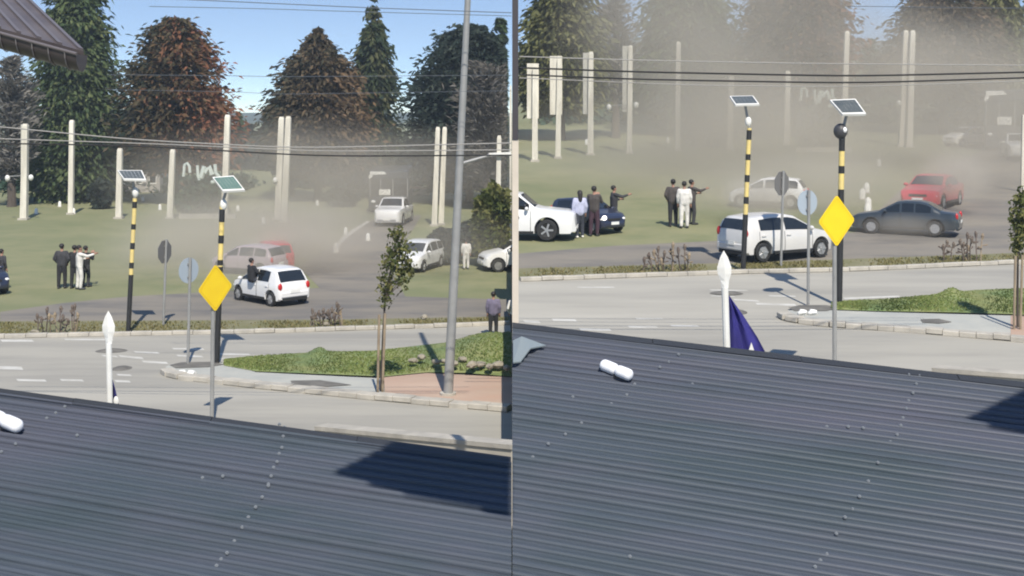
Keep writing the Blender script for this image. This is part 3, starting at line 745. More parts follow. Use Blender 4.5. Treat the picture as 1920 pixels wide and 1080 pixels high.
# ------------------------------------------------------------------ overhead cables
def cable(pts, Y, r_, label, m=M_black):
    ps = [P(x, y, Y) for x, y in pts]
    xs = np.linspace(0, len(pts) - 1, 24)
    q = [Vector([np.interp(t, range(len(ps)), [p[i] for p in ps]) for i in range(3)]) for t in xs]
    for _ in range(3): q = [q[0]] + [(q[i - 1] + q[i] * 2 + q[i + 1]) / 4 for i in range(1, len(q) - 1)] + [q[-1]]
    o = MB().tube(q, r_, 6).build('overhead_cable', m, smooth=True)
    return tag(o, label, 'cable', 'overhead cables')
M_thin = mat('thin_wire', (0.10, 0.115, 0.135), 0.7)
M_pc = mat('pale_cable', (0.3, 0.29, 0.27), 0.6)
cable([(-60, 232), (250, 262), (560, 278), (959, 268)], 26, 0.012, 'pale sagging cable, upper of the bundle in the left part', M_pc)
cable([(-60, 268), (250, 273), (600, 293), (959, 291)], 26.4, 0.015, 'black sagging cable, lower of the bundle in the left part')
cable([(-60, 258), (300, 270), (600, 284), (959, 281)], 26.8, 0.011, 'thin middle cable of the bundle in the left part', M_pc)
cable([(280, -4), (480, 5), (700, 15), (959, 24)], 30, 0.010, 'thin cable crossing the sky near the top, left part', M_thin)
cable([(280, 12), (480, 16), (640, 21), (959, 30)], 30.3, 0.008, 'faint second cable crossing the sky near the top, left part', M_thin)
cable([(200, 140), (440, 142), (520, 144), (959, 141)], 30, 0.006, 'thin cable crossing the left conifers at mid height', M_thin)
cable([(200, 168), (440, 172), (520, 177), (959, 170)], 30.4, 0.005, 'lower thin cable crossing the left conifers', M_thin)
cable([(974, 127), (1200, 135), (1600, 143), (1980, 134)], 26, 0.018, 'thick black cable across the right part, upper one')
cable([(974, 140), (1200, 149), (1600, 156), (1980, 144)], 26.5, 0.017, 'black cable just below the thick one, right part')
cable([(974, 106), (1200, 113), (1500, 119), (1980, 123)], 27, 0.012, 'pale cable above the thick black one, right part', M_pc)
cable([(974, 146), (1300, 160), (1600, 163), (1980, 150)], 27, 0.01, 'thin lowest cable of the bundle, right part', M_pc)
cable([(1590, 12), (1640, 12), (1760, 14), (1980, 16)], 32, 0.008, 'thin cable in the sky gap, right part', M_thin)

# ------------------------------------------------------------------ cars
M_under = mat('underbody', (0.015, 0.015, 0.015), 0.9)
def paint(name, c, rough=0.3, coat=0.6): return mat(name, c, rough, 0.0, c2=tuple(v * 0.93 for v in c), scale=1.5, coat=coat, obj=True)
PW = paint('white_car_paint', (0.76, 0.76, 0.75)); PS = paint('silver_white_car_paint', (0.62, 0.61, 0.59)); PB = paint('dark_blue_car_paint', (0.02, 0.025, 0.05))
PR = paint('red_car_paint', (0.5, 0.025, 0.04)); PD = paint('dark_teal_car_paint', (0.028, 0.038, 0.048)); PM = paint('mauve_car_paint', (0.4, 0.33, 0.36)); PG = paint('grey_car_paint', (0.16, 0.17, 0.19))

KINDS = {
 'hatch': dict(L=3.75, W=1.66, H=1.49, wb=2.42, off=0.05, wr=0.29,
   top=[(-.5, .58), (-.49, .82), (-.47, .98), (-.42, 1.28), (-.375, 1.43), (-.2, 1.49), (-.02, 1.48), (.08, 1.42), (.285, 1.0), (.32, .96), (.44, .84), (.485, .72), (.5, .5)],
   belt=.93, side=[(-.40, -.22), (-.20, .02), (.045, .22)], ws=(.10, .275), rw=(-.468, -.40)),
 'compact': dict(L=3.45, W=1.64, H=1.5, wb=2.34, off=0.0, wr=0.29,
   top=[(-.5, .55), (-.495, .80), (-.475, .95), (-.44, 1.12), (-.385, 1.38), (-.34, 1.45), (-.2, 1.5), (-.04, 1.5), (.05, 1.44), (.31, .98), (.345, .94), (.45, .82), (.485, .7), (.5, .5)],
   belt=.92, side=[(-.30, -.07), (-.05, .255)], ws=(.07, .30), rw=(-.468, -.385)),
 'suv': dict(L=3.8, W=1.68, H=1.5, wb=2.5, off=0.02, wr=0.31,
   top=[(-.5, .6), (-.495, .95), (-.485, 1.04), (-.445, 1.34), (-.40, 1.43), (-.2, 1.5), (-.03, 1.5), (.06, 1.44), (.265, 1.03), (.30, .99), (.42, .89), (.475, .76), (.5, .52)],
   belt=.97, side=[(-.35, -.10), (-.075, .215)], ws=(.095, .25), rw=(-.485, -.44)),
 'sedan': dict(L=4.45, W=1.72, H=1.43, wb=2.6, off=0.0, wr=0.31,
   top=[(-.5, .62), (-.49, .88), (-.46, .98), (-.36, 1.03), (-.34, 1.05), (-.215, 1.36), (-.15, 1.42), (-.02, 1.43), (.06, 1.38), (.225, .99), (.26, .95), (.43, .83), (.485, .7), (.5, .5)],
   belt=.93, side=[(-.255, -.115), (-.10, .01), (.03, .17)], ws=(.07, .215), rw=(-.335, -.225)),
 'pickup': dict(L=5.0, W=1.82, H=1.72, wb=3.05, off=-0.05, wr=0.38,
   top=[(-.5, .9), (-.495, 1.08), (-.16, 1.09), (-.155, 1.13), (-.14, 1.6), (-.12, 1.69), (0, 1.72), (.09, 1.68), (.21, 1.2), (.24, 1.16), (.44, 1.07), (.49, .95), (.5, .6)],
   belt=1.09, side=[(-.125, .03), (.045, .165)], ws=(.10, .205), rw=(-.152, -.135)),
}
def surf(k, x):
    """section of the shell at x: half width, sill, belt, roof half width, top"""
    u = x / k['L']
    zt = float(np.interp(u, [p[0] for p in k['top']], [p[1] for p in k['top']]))
    pl = float(np.interp(u, [-.5, -.485, -.44, -.3, .25, .42, .475, .5], [.84, .91, .965, 1, 1, .95, .86, .70]))
    w = k['W'] / 2 * pl
    zb = min(k['belt'] + 0.05 * (-u), zt - 0.045)
    f = max(0.0, min(1.0, (zt - zb) / (k['H'] - k['belt'])))
    wr = w * (0.93 - 0.17 * f)
    zl = 0.24 + (0.06 if abs(u) > .47 else 0)
    arch = 0
    for xw in (k['off'] - k['wb'] / 2, k['off'] + k['wb'] / 2):
        ra = k['wr'] + 0.075; d = abs(x - xw)
        if d < ra: arch = max(arch, k['wr'] + math.sqrt(ra * ra - d * d))
    return w, max(zl, arch), zb, wr, zt
def sidept(k, x, t, off=0.0):
    w, zl, zb, wr, zt = surf(k, x)
    y = w * 0.965 * (1 - t) + wr * t + off; z = zb * (1 - t) + (zt - 0.055) * t
    return y, z
def make_car(kind, name, p, loc, yaw, label, group='cars at the crossing', scale=1.0, cat='car', trim=None, dark_rear=False):
    k = KINDS[kind]; o = thing(name, loc, label, cat, group, yaw, scale)
    L = k['L']; n = 110
    xs = sorted(set(list(np.linspace(-L / 2, L / 2, n)) + [k['off'] + s * k['wb'] / 2 + d * (k['wr'] + 0.075) for s in (-1, 1) for d in (-1.001, -.97, .97, 1.001)]))
    vs = []; fs = []
    for x in xs:
        w, zl, zb, wr, zt = surf(k, x)
        z1 = max(zl + 0.02, 0.46); z2 = max(z1 + 0.02, min(0.72, zb - 0.03)); z2 = min(z2, max(zb - 0.01, z1 + 0.01))
        half = [(0, zl), (w * .90, zl), (w * .975, zl + .012), (w, z1), (w * 1.0, z2), (w * .965, zb), (wr, zt - 0.055), (wr * .9, zt - 0.018), (wr * .55, zt - 0.003), (0, zt)]
        ring = [(y, z) for y, z in half] + [(-y, z) for y, z in reversed(half[1:-1])]
        vs += [(x, y, z) for y, z in ring]
    m = len(ring)
    for i in range(len(xs) - 1):
        for j in range(m): fs.append((i * m + j, i * m + (j + 1) % m, (i + 1) * m + (j + 1) % m, (i + 1) * m + j))
    fs.append(tuple(range(m))); fs.append(tuple(range((len(xs) - 1) * m, len(xs) * m)))
    MB().add(vs, fs).build('body', p, o, smooth=True, sharp=40)
    MB().box((0, 0, 0.42), (L * .9, k['W'] * .8, 0.36)).build('underbody', M_under, o)
    # side glass
    for s in (1, -1):
        for (ua, ub) in k['side']:
            vs = []; q = 12
            for i in range(q + 1):
                x = (ua + (ub - ua) * i / q) * L
                for t in (0.07, 0.5, 0.90):
                    y, z = sidept(k, x, t, 0.009); vs.append((x, s * y, z))
            ff = [(i * 3 + j, (i + 1) * 3 + j, (i + 1) * 3 + j + 1, i * 3 + j + 1) for i in range(q) for j in range(2)]
            MB().add(vs, ff).build('side_window', M_glass, o, smooth=True)
    def topglass(name, ua, ub):
        vs = []; q = 8; r_ = 6
        for i in range(q + 1):
            x = (ua + (ub - ua) * i / q) * L
            w, zl, zb, wr, zt = surf(k, x); w2, _, _, _, zt2 = surf(k, x + 0.02)
            sl_ = (zt2 - zt) / 0.02; nn = Vector((-sl_, 0, 1)).normalized() * 0.012
            for j in range(r_ + 1):
                y = wr * (-0.86 + 1.72 * j / r_); a = abs(y) / wr
                z = zt - (0.003 * a / .55 if a < .55 else 0.003 + 0.015 * (a - .55) / .35)
                vs.append((x + nn.x, y, z + nn.z))
        ff = [(i * (r_ + 1) + j, (i + 1) * (r_ + 1) + j, (i + 1) * (r_ + 1) + j + 1, i * (r_ + 1) + j + 1) for i in range(q) for j in range(r_)]
        return MB().add(vs, ff).build(name, M_glass, o, smooth=True)
    topglass('windscreen', *k['ws']); topglass('rear_window', *k['rw'])
    # wheels
    r_ = k['wr']
    for sx in (-1, 1):
        for s in (-1, 1):
            xw = k['off'] + sx * k['wb'] / 2; yw = s * (k['W'] / 2 - 0.10)
            prof = [(-.10, r_ * .6), (-.10, r_ * .93), (-.075, r_), (.075, r_), (.10, r_ * .93), (.10, r_ * .66), (.085, r_ * .62)]
            vs = []; n2 = 22
            for (yy, rr) in prof: vs += [(rr * math.cos(2 * math.pi * a / n2), s * yy, rr * math.sin(2 * math.pi * a / n2)) for a in range(n2)]
            ff = [(i * n2 + a, i * n2 + (a + 1) % n2, (i + 1) * n2 + (a + 1) % n2, (i + 1) * n2 + a) for i in range(len(prof) - 1) for a in range(n2)]
            wh = MB().add(vs, ff).build('wheel', M_black, o, smooth=True, loc=(xw, yw, r_))
            mb = MB(); mb.tube([(0, s * .06, 0), (0, s * .075, 0)], r_ * .64, 22)
            for a in range(5):
                an = 2 * math.pi * a / 5; c_ = (math.cos(an) * r_ * .34, s * .085, math.sin(an) * r_ * .34)
                mb.box(c_, (r_ * .58, .03, r_ * .17), M=Matrix.Rotation(-an, 3, 'Y'))
            mb.tube([(0, s * .07, 0), (0, s * .105, 0)], r_ * .15, 12)
            mb.build('rim', M_chrome, wh)
    # lamps, bumpers, plate, mirrors, handles
    wf = surf(k, L * .475); wrr = surf(k, -L * .485)
    zf = wf[4] - 0.12; zr = min(k['belt'] + 0.02, wrr[4] - .02) if kind != 'pickup' else 0.92
    for s in (-1, 1):
        MB().ball((L * .462, s * wf[0] * .82, zf), (0.10, 0.16, 0.085), 12, 8).build('headlight', M_light, o, smooth=True)
        MB().ball((-L * .483, s * wrr[0] * .88, zr - .06), (0.07, 0.10, 0.16), 12, 8).build('tail_light', M_red, o, smooth=True)
        xm = (k['ws'][1] - .055) * L; y, z = sidept(k, xm, 0.05)
        MB().ball((xm, s * (y + .11), z + .06), (0.07, 0.11, 0.075), 10, 7).build('mirror', p, o, smooth=True)
        for (ua, ub) in k['side'][-2:]:
            xh = (ua + .03) * L; w = surf(k, xh)[0]
            MB().box((xh, s * (w + .004), k['belt'] - .13), (0.17, 0.035, 0.035)).build('door_handle', p, o)
            for xd in ((ua - .012) * L, (ub + .012) * L):
                w, zl, zb, wr, zt = surf(k, xd)
                zz = [(w * .99, max(zl + .04, .34)), (w * 1.0, max(zl + .05, .5)), (w * .997, .72), (w * .966, zb - .01)]
                vs = [(xd + e, s * (y + .004), z) for y, z in zz for e in (-.009, .009)]
                MB().add(vs, [(2 * i, 2 * i + 1, 2 * i + 3, 2 * i + 2) for i in range(3)]).build('door_gap', M_under, o)
    for s in (-1, 1):
        MB().box((k['off'], s * (k['W'] / 2 - .012), .29), (k['wb'] - 2 * k['wr'] - .2, .05, .10)).build('sill_trim', M_under, o)
    MB().box((-L * .488, 0, .30), (.10, wrr[0] * 1.6, .12)).build('rear_valance', M_under, o)
    MB().box((L * .494, 0, 0.62), (0.03, wf[0] * 1.0, 0.10)).build('grille', M_under, o)
    MB().box((L * .498, 0, 0.40), (0.06, wf[0] * 1.55, 0.15), 0).build('front_bumper', trim or p, o, bevel=0.02)
    MB().box((-L * .498, 0, 0.48), (0.08, wrr[0] * 1.75, 0.22), 0).build('rear_bumper', trim or p, o, bevel=0.03)
    MB().box((L * .5 + .035, 0, 0.46), (0.012, 0.46, 0.13)).build('number_plate', M_plate, o)
    MB().box((-L * .5 - .045, 0, 0.60), (0.012, 0.46, 0.13)).build('number_plate', M_plate, o)
    if kind == 'pickup':
        MB().box((-L * .33, 0, 1.1), (L * .31, k['W'] * .8, 0.03)).build('bed_cover', M_under, o)
        MB().box((-L * .14, 0, 1.5), (0.06, k['W'] * .78, 0.06)).build('roll_bar', M_darksteel, o)
    return o
def yawof(x, y): return math.atan2(y, x)
GC = 'cars at the crossing'
def carat(kind, name, p, cx, by, h, head, label, Y=None, side=None, **kw):
    """centre column, row of the wheels, heading vector"""
    g = G(cx, by, 0, side)
    Yc = g.y + 0.75
    g = Vector(((cx - 960) / F * Yc, Yc, gz((cx - 960) if not side else (-1 if side == 'L' else 1), Yc)))
    return make_car(kind, name, p, g, yawof(*head), label, scale=h, **kw)
carat('compact', 'parked_car', PW, 507, 571, 0.89, (-.70, .714), 'white hatchback seen from behind with a person leaning out of its window')
carat('hatch', 'parked_car', PM, 468, 516, 0.84, (-.9, .4), 'pale mauve car half lost in the dust behind the white hatchback')
carat('hatch', 'parked_car', PR, 512, 508, 0.85, (-.35, .93), 'red car in the dust just above the white hatchback, left part')
carat('pickup', 'pickup_truck', PW, 739, 421, 0.95, (-.10, -1), 'white pickup facing the camera on the side road, left part', cat='pickup', trim=M_chrome)
carat('hatch', 'parked_car', PW, 785, 508, 0.85, (-.3, -.95), 'pale car facing the camera half hidden by the young tree')
carat('suv', 'parked_car', PW, 972, 509, 0.9, (-.95, -.3), 'white car cut by the middle seam beside the round bush', side='L')
carat('suv', 'parked_car', PB, -52, 553, 0.9, (.75, -.66), 'dark car nose cut by the left edge of the photo')
carat('suv', 'parked_car', PS, 1454, 490, 0.98, (.87, .50), 'silver white five door car between the striped poles, right part')
carat('sedan', 'parked_car', PD, 1698, 443, 0.86, (-.90, .43), 'dark sedan sliding sideways in the dust in front of the red car')
carat('sedan', 'parked_car', PR, 1748, 392, 0.98, (-.55, -.83), 'red car with dusty white tail behind the dark sedan')
carat('hatch', 'parked_car', PW, 1442, 392, 0.86, (-.93, .35), 'pale car faded by dust above the silver car')
carat('suv', 'parked_car', PB, 1102, 437, 0.80, (.60, -.80), 'dark blue car with a lit headlight behind the three people by the white truck')
carat('pickup', 'pickup_truck', PW, 1908, 300, 0.9, (-.25, -.97), 'white pickup in front of the coach at the right edge', cat='pickup', trim=M_chrome)
carat('hatch', 'parked_car', PW, 1815, 276, 0.9, (-.9, -.4), 'very faint white car in the dust above the red car')
# the truck beside the cream wall end: only its front half stands on this side of the seam, so the shell is cut there
tr = carat('pickup', 'pickup_truck', PW, 1013, 452, 0.97, (1, -.12), 'white truck with dark door emblem beside the cream wall end', cat='pickup')
# slide it so that its nose reaches column 1080
tr.location.x += (1079 - 960) / F * tr.location.y - (tr.location.x + 2.45 * 0.97)
bpy.context.view_layer.update()
for c in list(tr.children_recursive):
    bm = bmesh.new(); bm.from_mesh(c.data); mw = c.matrix_world; inv = mw.inverted()
    co = inv @ Vector((0.02, 0, 0)); no = (mw.to_3x3().transposed() @ Vector((1, 0, 0))).normalized()
    res = bmesh.ops.bisect_plane(bm, geom=bm.verts[:] + bm.edges[:] + bm.faces[:], plane_co=co, plane_no=no, clear_inner=True)
    if not bm.verts:
        bm.free(); bpy.data.objects.remove(c); continue
    bmesh.ops.holes_fill(bm, edges=[e for e in bm.edges if e.is_boundary], sides=0)
    bm.to_mesh(c.data); bm.free()
bpy.context.view_layer.update()
k = KINDS['pickup']
MB().ball((0.35, -k['W'] / 2 - 0.005, 0.82), (0.13, 0.012, 0.11), 10, 7).build('door_emblem', M_under, tr)
for cc in bpy.data.objects:
    if cc.get('label', '').startswith('dark blue car with a lit'):
        MB().ball((1.9, -.62, .72), (0.06, 0.14, 0.11), 12, 8).build('lit_headlight', (lambda m: m)(mat('lit_lamp', (0.9, 0.9, 0.85), 0.2)), cc, smooth=True)
        bm_ = MATS['lit_lamp'].node_tree.nodes['Principled BSDF']; bm_.inputs['Emission Color'].default_value = (1, .93, .85, 1); bm_.inputs['Emission Strength'].default_value = 1.6

# coach behind the pickup
def coach(cx, Y, bot, w_px, top, label, head):
    g = P(cx, bot, Y); g.z = gz(g.x, g.y)
    W, H, L = w_px / F * Y, CAMZ + (HZ - top) / F * Y - gz(g.x, Y), 8.5
    o = thing('coach', g, label, 'bus', 'coaches', yawof(*head))
    D = mat('coach_dark', (0.035, 0.04, 0.05), 0.35, coat=0.4)
    MB().box((-L / 2, 0, H / 2 + .12), (L, W, H - .25)).build('body', D, o, bevel=0.10)
    MB().box((0.012, 0, H * .62), (0.03, W * .9, H * .4)).build('windscreen', M_glass, o)
    MB().prism([(0.035, -W * .46, H * .90), (0.035, -W * .05, H * .92), (0.035, -W * .12, H * .98), (0.035, -W * .46, H * .98)], (-.2, 0, 0)).build('roof_board', M_white, o)
    MB().prism([(0.034, -W * .49, H * .80), (0.034, -W * .40, H * .86), (0.034, -W * .40, H * .9), (0.034, -W * .49, H * .9)], (-.2, 0, 0)).build('corner_trim', M_white, o)
    for s in (-.46, -.2, .1, .46): MB().box((0.03, s * W, H * .6), (0.03, .05, H * .42)).build('pillar', M_steel, o)
    MB().box((0.03, 0, H * .30), (0.04, W * .6, H * .10)).build('grille', M_darksteel, o)
    MB().box((0.05, -W * .1, H * .5), (0.04, W * .28, H * .13)).build('destination_sign', M_white, o)
    for s in (-1, 1):
        MB().ball((0.02, s * W * .38, H * .28), (.05, .16, .1), 10, 7).build('headlight', M_light, o, smooth=True)
        MB().tube([(0, s * W * .5, H * .85), (.25, s * W * .58, H * .8), (.25, s * W * .58, H * .68)], .04, 6).build('mirror', M_darksteel, o)
        for x in (-1.6, -L + 1.8):
            MB().tube([(x, s * (W / 2 - .28), .48), (x, s * (W / 2 - .0), .48)], .48, 18).build('wheel', M_black, o)
        for q in range(5): MB().box((-1.0 - q * 1.5, s * (W / 2 + .004), H * .66), (1.3, .02, H * .3)).build('side_window', M_glass, o)
    return o
coach(729, 86, 405, 76, 320, 'dark coach with a white roof corner behind the left white pickup', (.05, -1))
coach(1893, 82, 292, 90, 168, 'dark coach with a white roof corner at the right edge', (-.37, -1))

# ------------------------------------------------------------------ people
SKIN = mat('skin', (0.36, 0.2, 0.14), 0.6); HAIR = mat('dark_hair', (0.015, 0.012, 0.01), 0.6); SHOE = mat('dark_shoe', (0.03, 0.03, 0.03), 0.6)
FAB = {}
def fab(n, c): return mat('cloth_' + n, c, 0.9, c2=tuple(v * 0.7 for v in c), scale=6, bump=0.2, bscale=30)
def cone(m, a, b, ra, rb, n=10):
    a, b = Vector(a), Vector(b); d = (b - a)
    t = d.normalized() if d.length > 1e-6 else Vector((0, 0, 1))
    u = t.cross(Vector((0, 1, 0.01)) if abs(t.y) < .9 else Vector((1, 0, 0))).normalized(); w = t.cross(u)
    st = [(a - t * ra * .97, .2 * ra), (a - t * ra * .7, .7 * ra), (a, ra), (b, rb), (b + t * rb * .7, .7 * rb), (b + t * rb * .97, .2 * rb)]
    vs = []; fs = []
    for p, r_ in st: vs += [p + (u * math.cos(2 * math.pi * k / n) + w * math.sin(2 * math.pi * k / n)) * r_ for k in range(n)]
    for i in range(len(st) - 1):
        for k in range(n): fs.append((i * n + k, i * n + (k + 1) % n, (i + 1) * n + (k + 1) % n, (i + 1) * n + k))
    fs += [tuple(range(n - 1, -1, -1)), tuple(len(vs) - n + k for k in range(n))]
    m.add(vs, fs)
def chain(m, pts):
    for (a, ra), (b, rb) in zip(pts, pts[1:]): cone(m, a, b, ra, rb)
V = Vector
POSES = {  # hands for left and right arm: elbow, wrist ; feet spread
 'stand': dict(le=(-.25, -.02, 1.17), lw=(-.24, .06, .93), re=(.25, -.02, 1.17), rw=(.24, .06, .93)),
 'pockets': dict(le=(-.29, -.05, 1.18), lw=(-.2, .09, 1.0), re=(.29, -.05, 1.18), rw=(.2, .09, 1.0)),
 'filming': dict(le=(-.23, .17, 1.2), lw=(-.07, .36, 1.42), re=(.23, .17, 1.2), rw=(.07, .36, 1.42)),
 'reach': dict(le=(-.24, .06, 1.18), lw=(-.05, .27, 1.22), re=(.2, .27, 1.33), rw=(.16, .53, 1.40)),
 'sill': dict(le=(-.27, .12, 1.2), lw=(-.25, .42, 1.14), re=(.27, .12, 1.2), rw=(.25, .42, 1.14), sill=True),
 'lean': dict(le=(-.3, .1, 1.22), lw=(-.2, .3, 1.2), re=(.3, .1, 1.22), rw=(.2, .3, 1.2)),
}
def proto(pose):
    q = POSES[pose]
    body, jac, tro, hair, shoe = MB(), MB(), MB(), MB(), MB()
    for s in (-1, 1):
        fx = .11 * s; fy = .04 * s
        leg = [((.09 * s, 0, .93), .088), ((fx * .97, fy + .015, .5), .06), ((fx, fy - .02, .10), .042)]
        if q.get('sill'):
            fy = .46; leg = [((.09 * s, 0, .95), .088), ((fx, .40, .90), .062), ((fx, .44, .50), .042)]
        chain(body, leg); fz = .40 if q.get('sill') else 0; chain(body, [((fx, fy - .05, .045 + fz), .04), ((fx * 1.15, fy + .13, .035 + fz), .032)])
        chain(tro, [(p, r_ + .022) for p, r_ in leg]); 
        chain(shoe, [((fx, fy - .055, .05 + fz), .052), ((fx * 1.15, fy + .14, .04 + fz), .045)])
        e, w = V(q['le'] if s < 0 else q['re']), V(q['lw'] if s < 0 else q['rw'])
        sh = V((.185 * s, 0, 1.42))
        arm = [(sh, .055), (e, .041), (w, .029)]
        chain(body, arm); chain(jac, [(sh, .078), (e, .062), (w - (w - e) * .1, .047)])
        cone(jac, (0, 0, 1.40), sh, .085, .075)
        d = (w - e).normalized(); pal = w + d * .075
        cone(body, w + d * .02, pal, .032, .04)
        side = d.cross(V((0, 1, 0.2))).normalized()
        for f in range(4):
            b0 = pal + side * ((f - 1.5) * .021) + d * .025; L_ = (.062, .075, .07, .055)[f]
            b1 = b0 + d * L_ * .6; b2 = b1 + (d * .7 + V((0, .25, -.35))).normalized() * L_ * .5
            chain(body, [(b0, .0115), (b1, .0105), (b2, .009)])
        tb = w + d * .03 + side * -.04 * s; chain(body, [(tb, .014), (tb + (d * .7 - side * .7 * s).normalized() * .04, .012), (tb + (d - side * .35 * s).normalized() * .075, .010)])
        cone(body, (.055 * s, 0, 1.05), (.075 * s, 0, 1.30), .1, .115); cone(jac, (.06 * s, 0, .93), (.08 * s, 0, 1.32), .13, .135)
        cone(body, (.075 * s, .01, 1.65), (.08 * s, -.005, 1.635), .018, .02)
        cone(tro, (.05 * s, 0, .98), (.06 * s, 0, .94), .12, .12)
    cone(jac, (0, 0, .97), (0, 0, 1.36), .14, .13)
    cone(body, (0, -.005, 1.42), (0, .01, 1.56), .06, .052)
    cone(body, (0, -.01, 1.67), (0, .012, 1.65), .092, .088); cone(body, (0, .02, 1.62), (0, .035, 1.56), .075, .05)
    cone(body, (0, .09, 1.66), (0, .112, 1.625), .012, .016)
    for s in (-1, 1): body.ball((.032 * s, .09, 1.665), .014, 8, 6)
    cone(body, (-.02, .083, 1.58), (.02, .083, 1.58), .012, .012)
    hair.ball((0, -.022, 1.685), (.1, .108, .1), 14, 9)
    long = MB(); long.ball((0, -.025, 1.685), (.102, .11, .1), 14, 9); cone(long, (0, -.06, 1.66), (0, -.1, 1.4), .1, .075)
    return dict(body=body, jacket=jac, trousers=tro, hair=hair, long_hair=long, shoe=shoe)
PROT = {}
bpy.context.view_layer.update()
def remeshed(mb, name, vox):
    o = mb.build(name, M_white)
    md = o.modifiers.new('r', 'REMESH'); md.mode = 'VOXEL'; md.voxel_size = vox; md.use_smooth_shade = True
    sm_ = o.modifiers.new('s', 'SMOOTH'); sm_.factor = .5; sm_.iterations = 2
    dg = bpy.context.evaluated_depsgraph_get(); me = bpy.data.meshes.new_from_object(o.evaluated_get(dg))
    bpy.data.objects.remove(o); me.name = name; return me
for pn_ in POSES:
    pr = proto(pn_)
    PROT[pn_] = {k_: remeshed(v_, k_, {'body': .013, 'hair': .02, 'long_hair': .02, 'shoe': .015}.get(k_, .02)) for k_, v_ in pr.items()}
def person(px, ytop, yfoot, pose, jac, tro, yawd, label, Y=None, side=None, hair='hair', shoe=SHOE, hairm=HAIR, sitz=None, lean=0.0):
    g = G(px, yfoot, 0, side)
    if Y: g = P(px, yfoot, Y)
    sc_ = (yfoot - ytop) / F * g.y / 1.785
    o = thing('person', g, label, 'person', 'people watching from the verge', R(yawd), sc_)
    if lean: o.rotation_euler = (R(lean), 0, R(yawd))
    pr = PROT[pose]
    for nm, mm in (('body', SKIN), ('jacket', jac), ('trousers', tro), (hair, hairm), ('shoe', shoe)):
        me = pr[nm]
        c = bpy.data.objects.new({'long_hair': 'hair', 'shoe': 'shoes'}.get(nm, nm), me.copy() if False else me); COL.objects.link(c); c.parent = o
        if not me.materials: me.materials.append(mm)
        c.material_slots[0].link = 'OBJECT'; c.material_slots[0].material = mm
    return o
K1 = fab('charcoal', (0.045, 0.045, 0.05)); K2 = fab('black', (0.022, 0.022, 0.025)); K3 = fab('white', (0.72, 0.70, 0.66)); K4 = fab('lilac_grey', (0.17, 0.15, 0.22)); K5 = fab('pale_blue', (0.5, 0.52, 0.68)); K6 = fab('brown_grey', (0.075, 0.065, 0.06)); K7 = fab('jeans', (0.04, 0.045, 0.06)); K8 = fab('plum', (0.06, 0.03, 0.045))
person(116, 456, 541, 'pockets', K1, K2, 0, 'person in charcoal jacket standing apart on the left of the left field trio')
person(140, 459, 541, 'filming', K2, K2, -15, 'person in black at the back of the left field trio')
person(149, 459, 543, 'reach', K3, K3, -60, 'person all in white reaching out a phone in the left field')
person(161, 460, 538, 'filming', K2, K1, -30, 'person in dark clothes on the right of the left field trio')
person(3, 466, 543, 'stand', K1, K7, -30, 'person in dark clothes cut by the left edge of the photo', shoe=M_white)
person(925, 546, 632, 'stand', K4, K2, -5, 'person in lilac grey hooded top seen from behind on the green bank')
person(965, 548, 634, 'pockets', K3, K7, 20, 'person in white mostly hidden at the middle seam of the photo', side='L')
person(874, 447, 505, 'stand', K3, K3, 0, 'small person in white standing before the dark bushes')
hb = next(x for x in bpy.data.objects if x.get('label', '').startswith('white hatchback seen'))
o = person(497, 487, 570, 'sill', K2, K7, 0, 'person in black sitting out of the white hatchback window')
_h = Vector((-.70, .714, 0)).normalized(); _n = Vector((-_h.y, _h.x, 0))
o.scale = (.92,) * 3; o.rotation_euler = (0, 0, math.atan2(_n.x, -_n.y)); o.location = hb.location + _n * .80 + _h * .0 + V((0, 0, .02))
person(1087, 356, 446, 'stand', K5, K7, 10, 'woman in pale blue top with long dark hair and white shoes by the white truck', hair='long_hair', shoe=M_white)
person(1114, 348, 443, 'filming', K6, K8, -20, 'person in dark clothes between the woman and the blue car')
person(1151, 347, 432, 'reach', K1, K7, -75, 'person behind the blue car stretching an arm to the right', Y=48.2)
person(1262, 335, 425, 'pockets', K6, K2, 0, 'person in brown grey jacket, left one of the right field trio')
person(1283, 339, 428, 'stand', K3, K3, -10, 'person in white, middle one of the right field trio')
person(1297, 336, 421, 'reach', K6, K1, -70, 'person in dark clothes holding out a phone, right one of the right field trio')

# ------------------------------------------------------------------ trees
M_bark = mat('bark', (0.09, 0.07, 0.055), 0.95, c2=(0.06, 0.05, 0.042), scale=2, bump=0.4, bscale=5, stretch=(1, 1, .3))
LF_green = leafmat('conifer_green', [(0.033, 0.052, 0.029), (0.072, 0.104, 0.047), (0.143, 0.163, 0.072)])
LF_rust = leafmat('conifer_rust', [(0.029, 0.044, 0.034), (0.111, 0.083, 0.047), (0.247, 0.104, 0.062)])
LF_brown = leafmat('conifer_brown', [(0.036, 0.047, 0.034), (0.111, 0.086, 0.055), (0.195, 0.130, 0.078)])
LF_blue = leafmat('conifer_dark', [(0.016, 0.026, 0.023), (0.034, 0.049, 0.042), (0.072, 0.085, 0.065)])
LF_olive = leafmat('conifer_olive', [(0.065, 0.072, 0.033), (0.130, 0.137, 0.058), (0.221, 0.208, 0.098)])
LF_grey = leafmat('grey_twigs', [(0.07, 0.065, 0.055), (0.14, 0.13, 0.115), (0.26, 0.25, 0.23)])
LF_bush = leafmat('bush_green', [(0.06, 0.08, 0.025), (0.12, 0.14, 0.045), (0.2, 0.19, 0.075)])
LF_teal = leafmat('hedge_teal', [(0.03, 0.06, 0.04), (0.06, 0.10, 0.07), (0.1, 0.14, 0.09)])

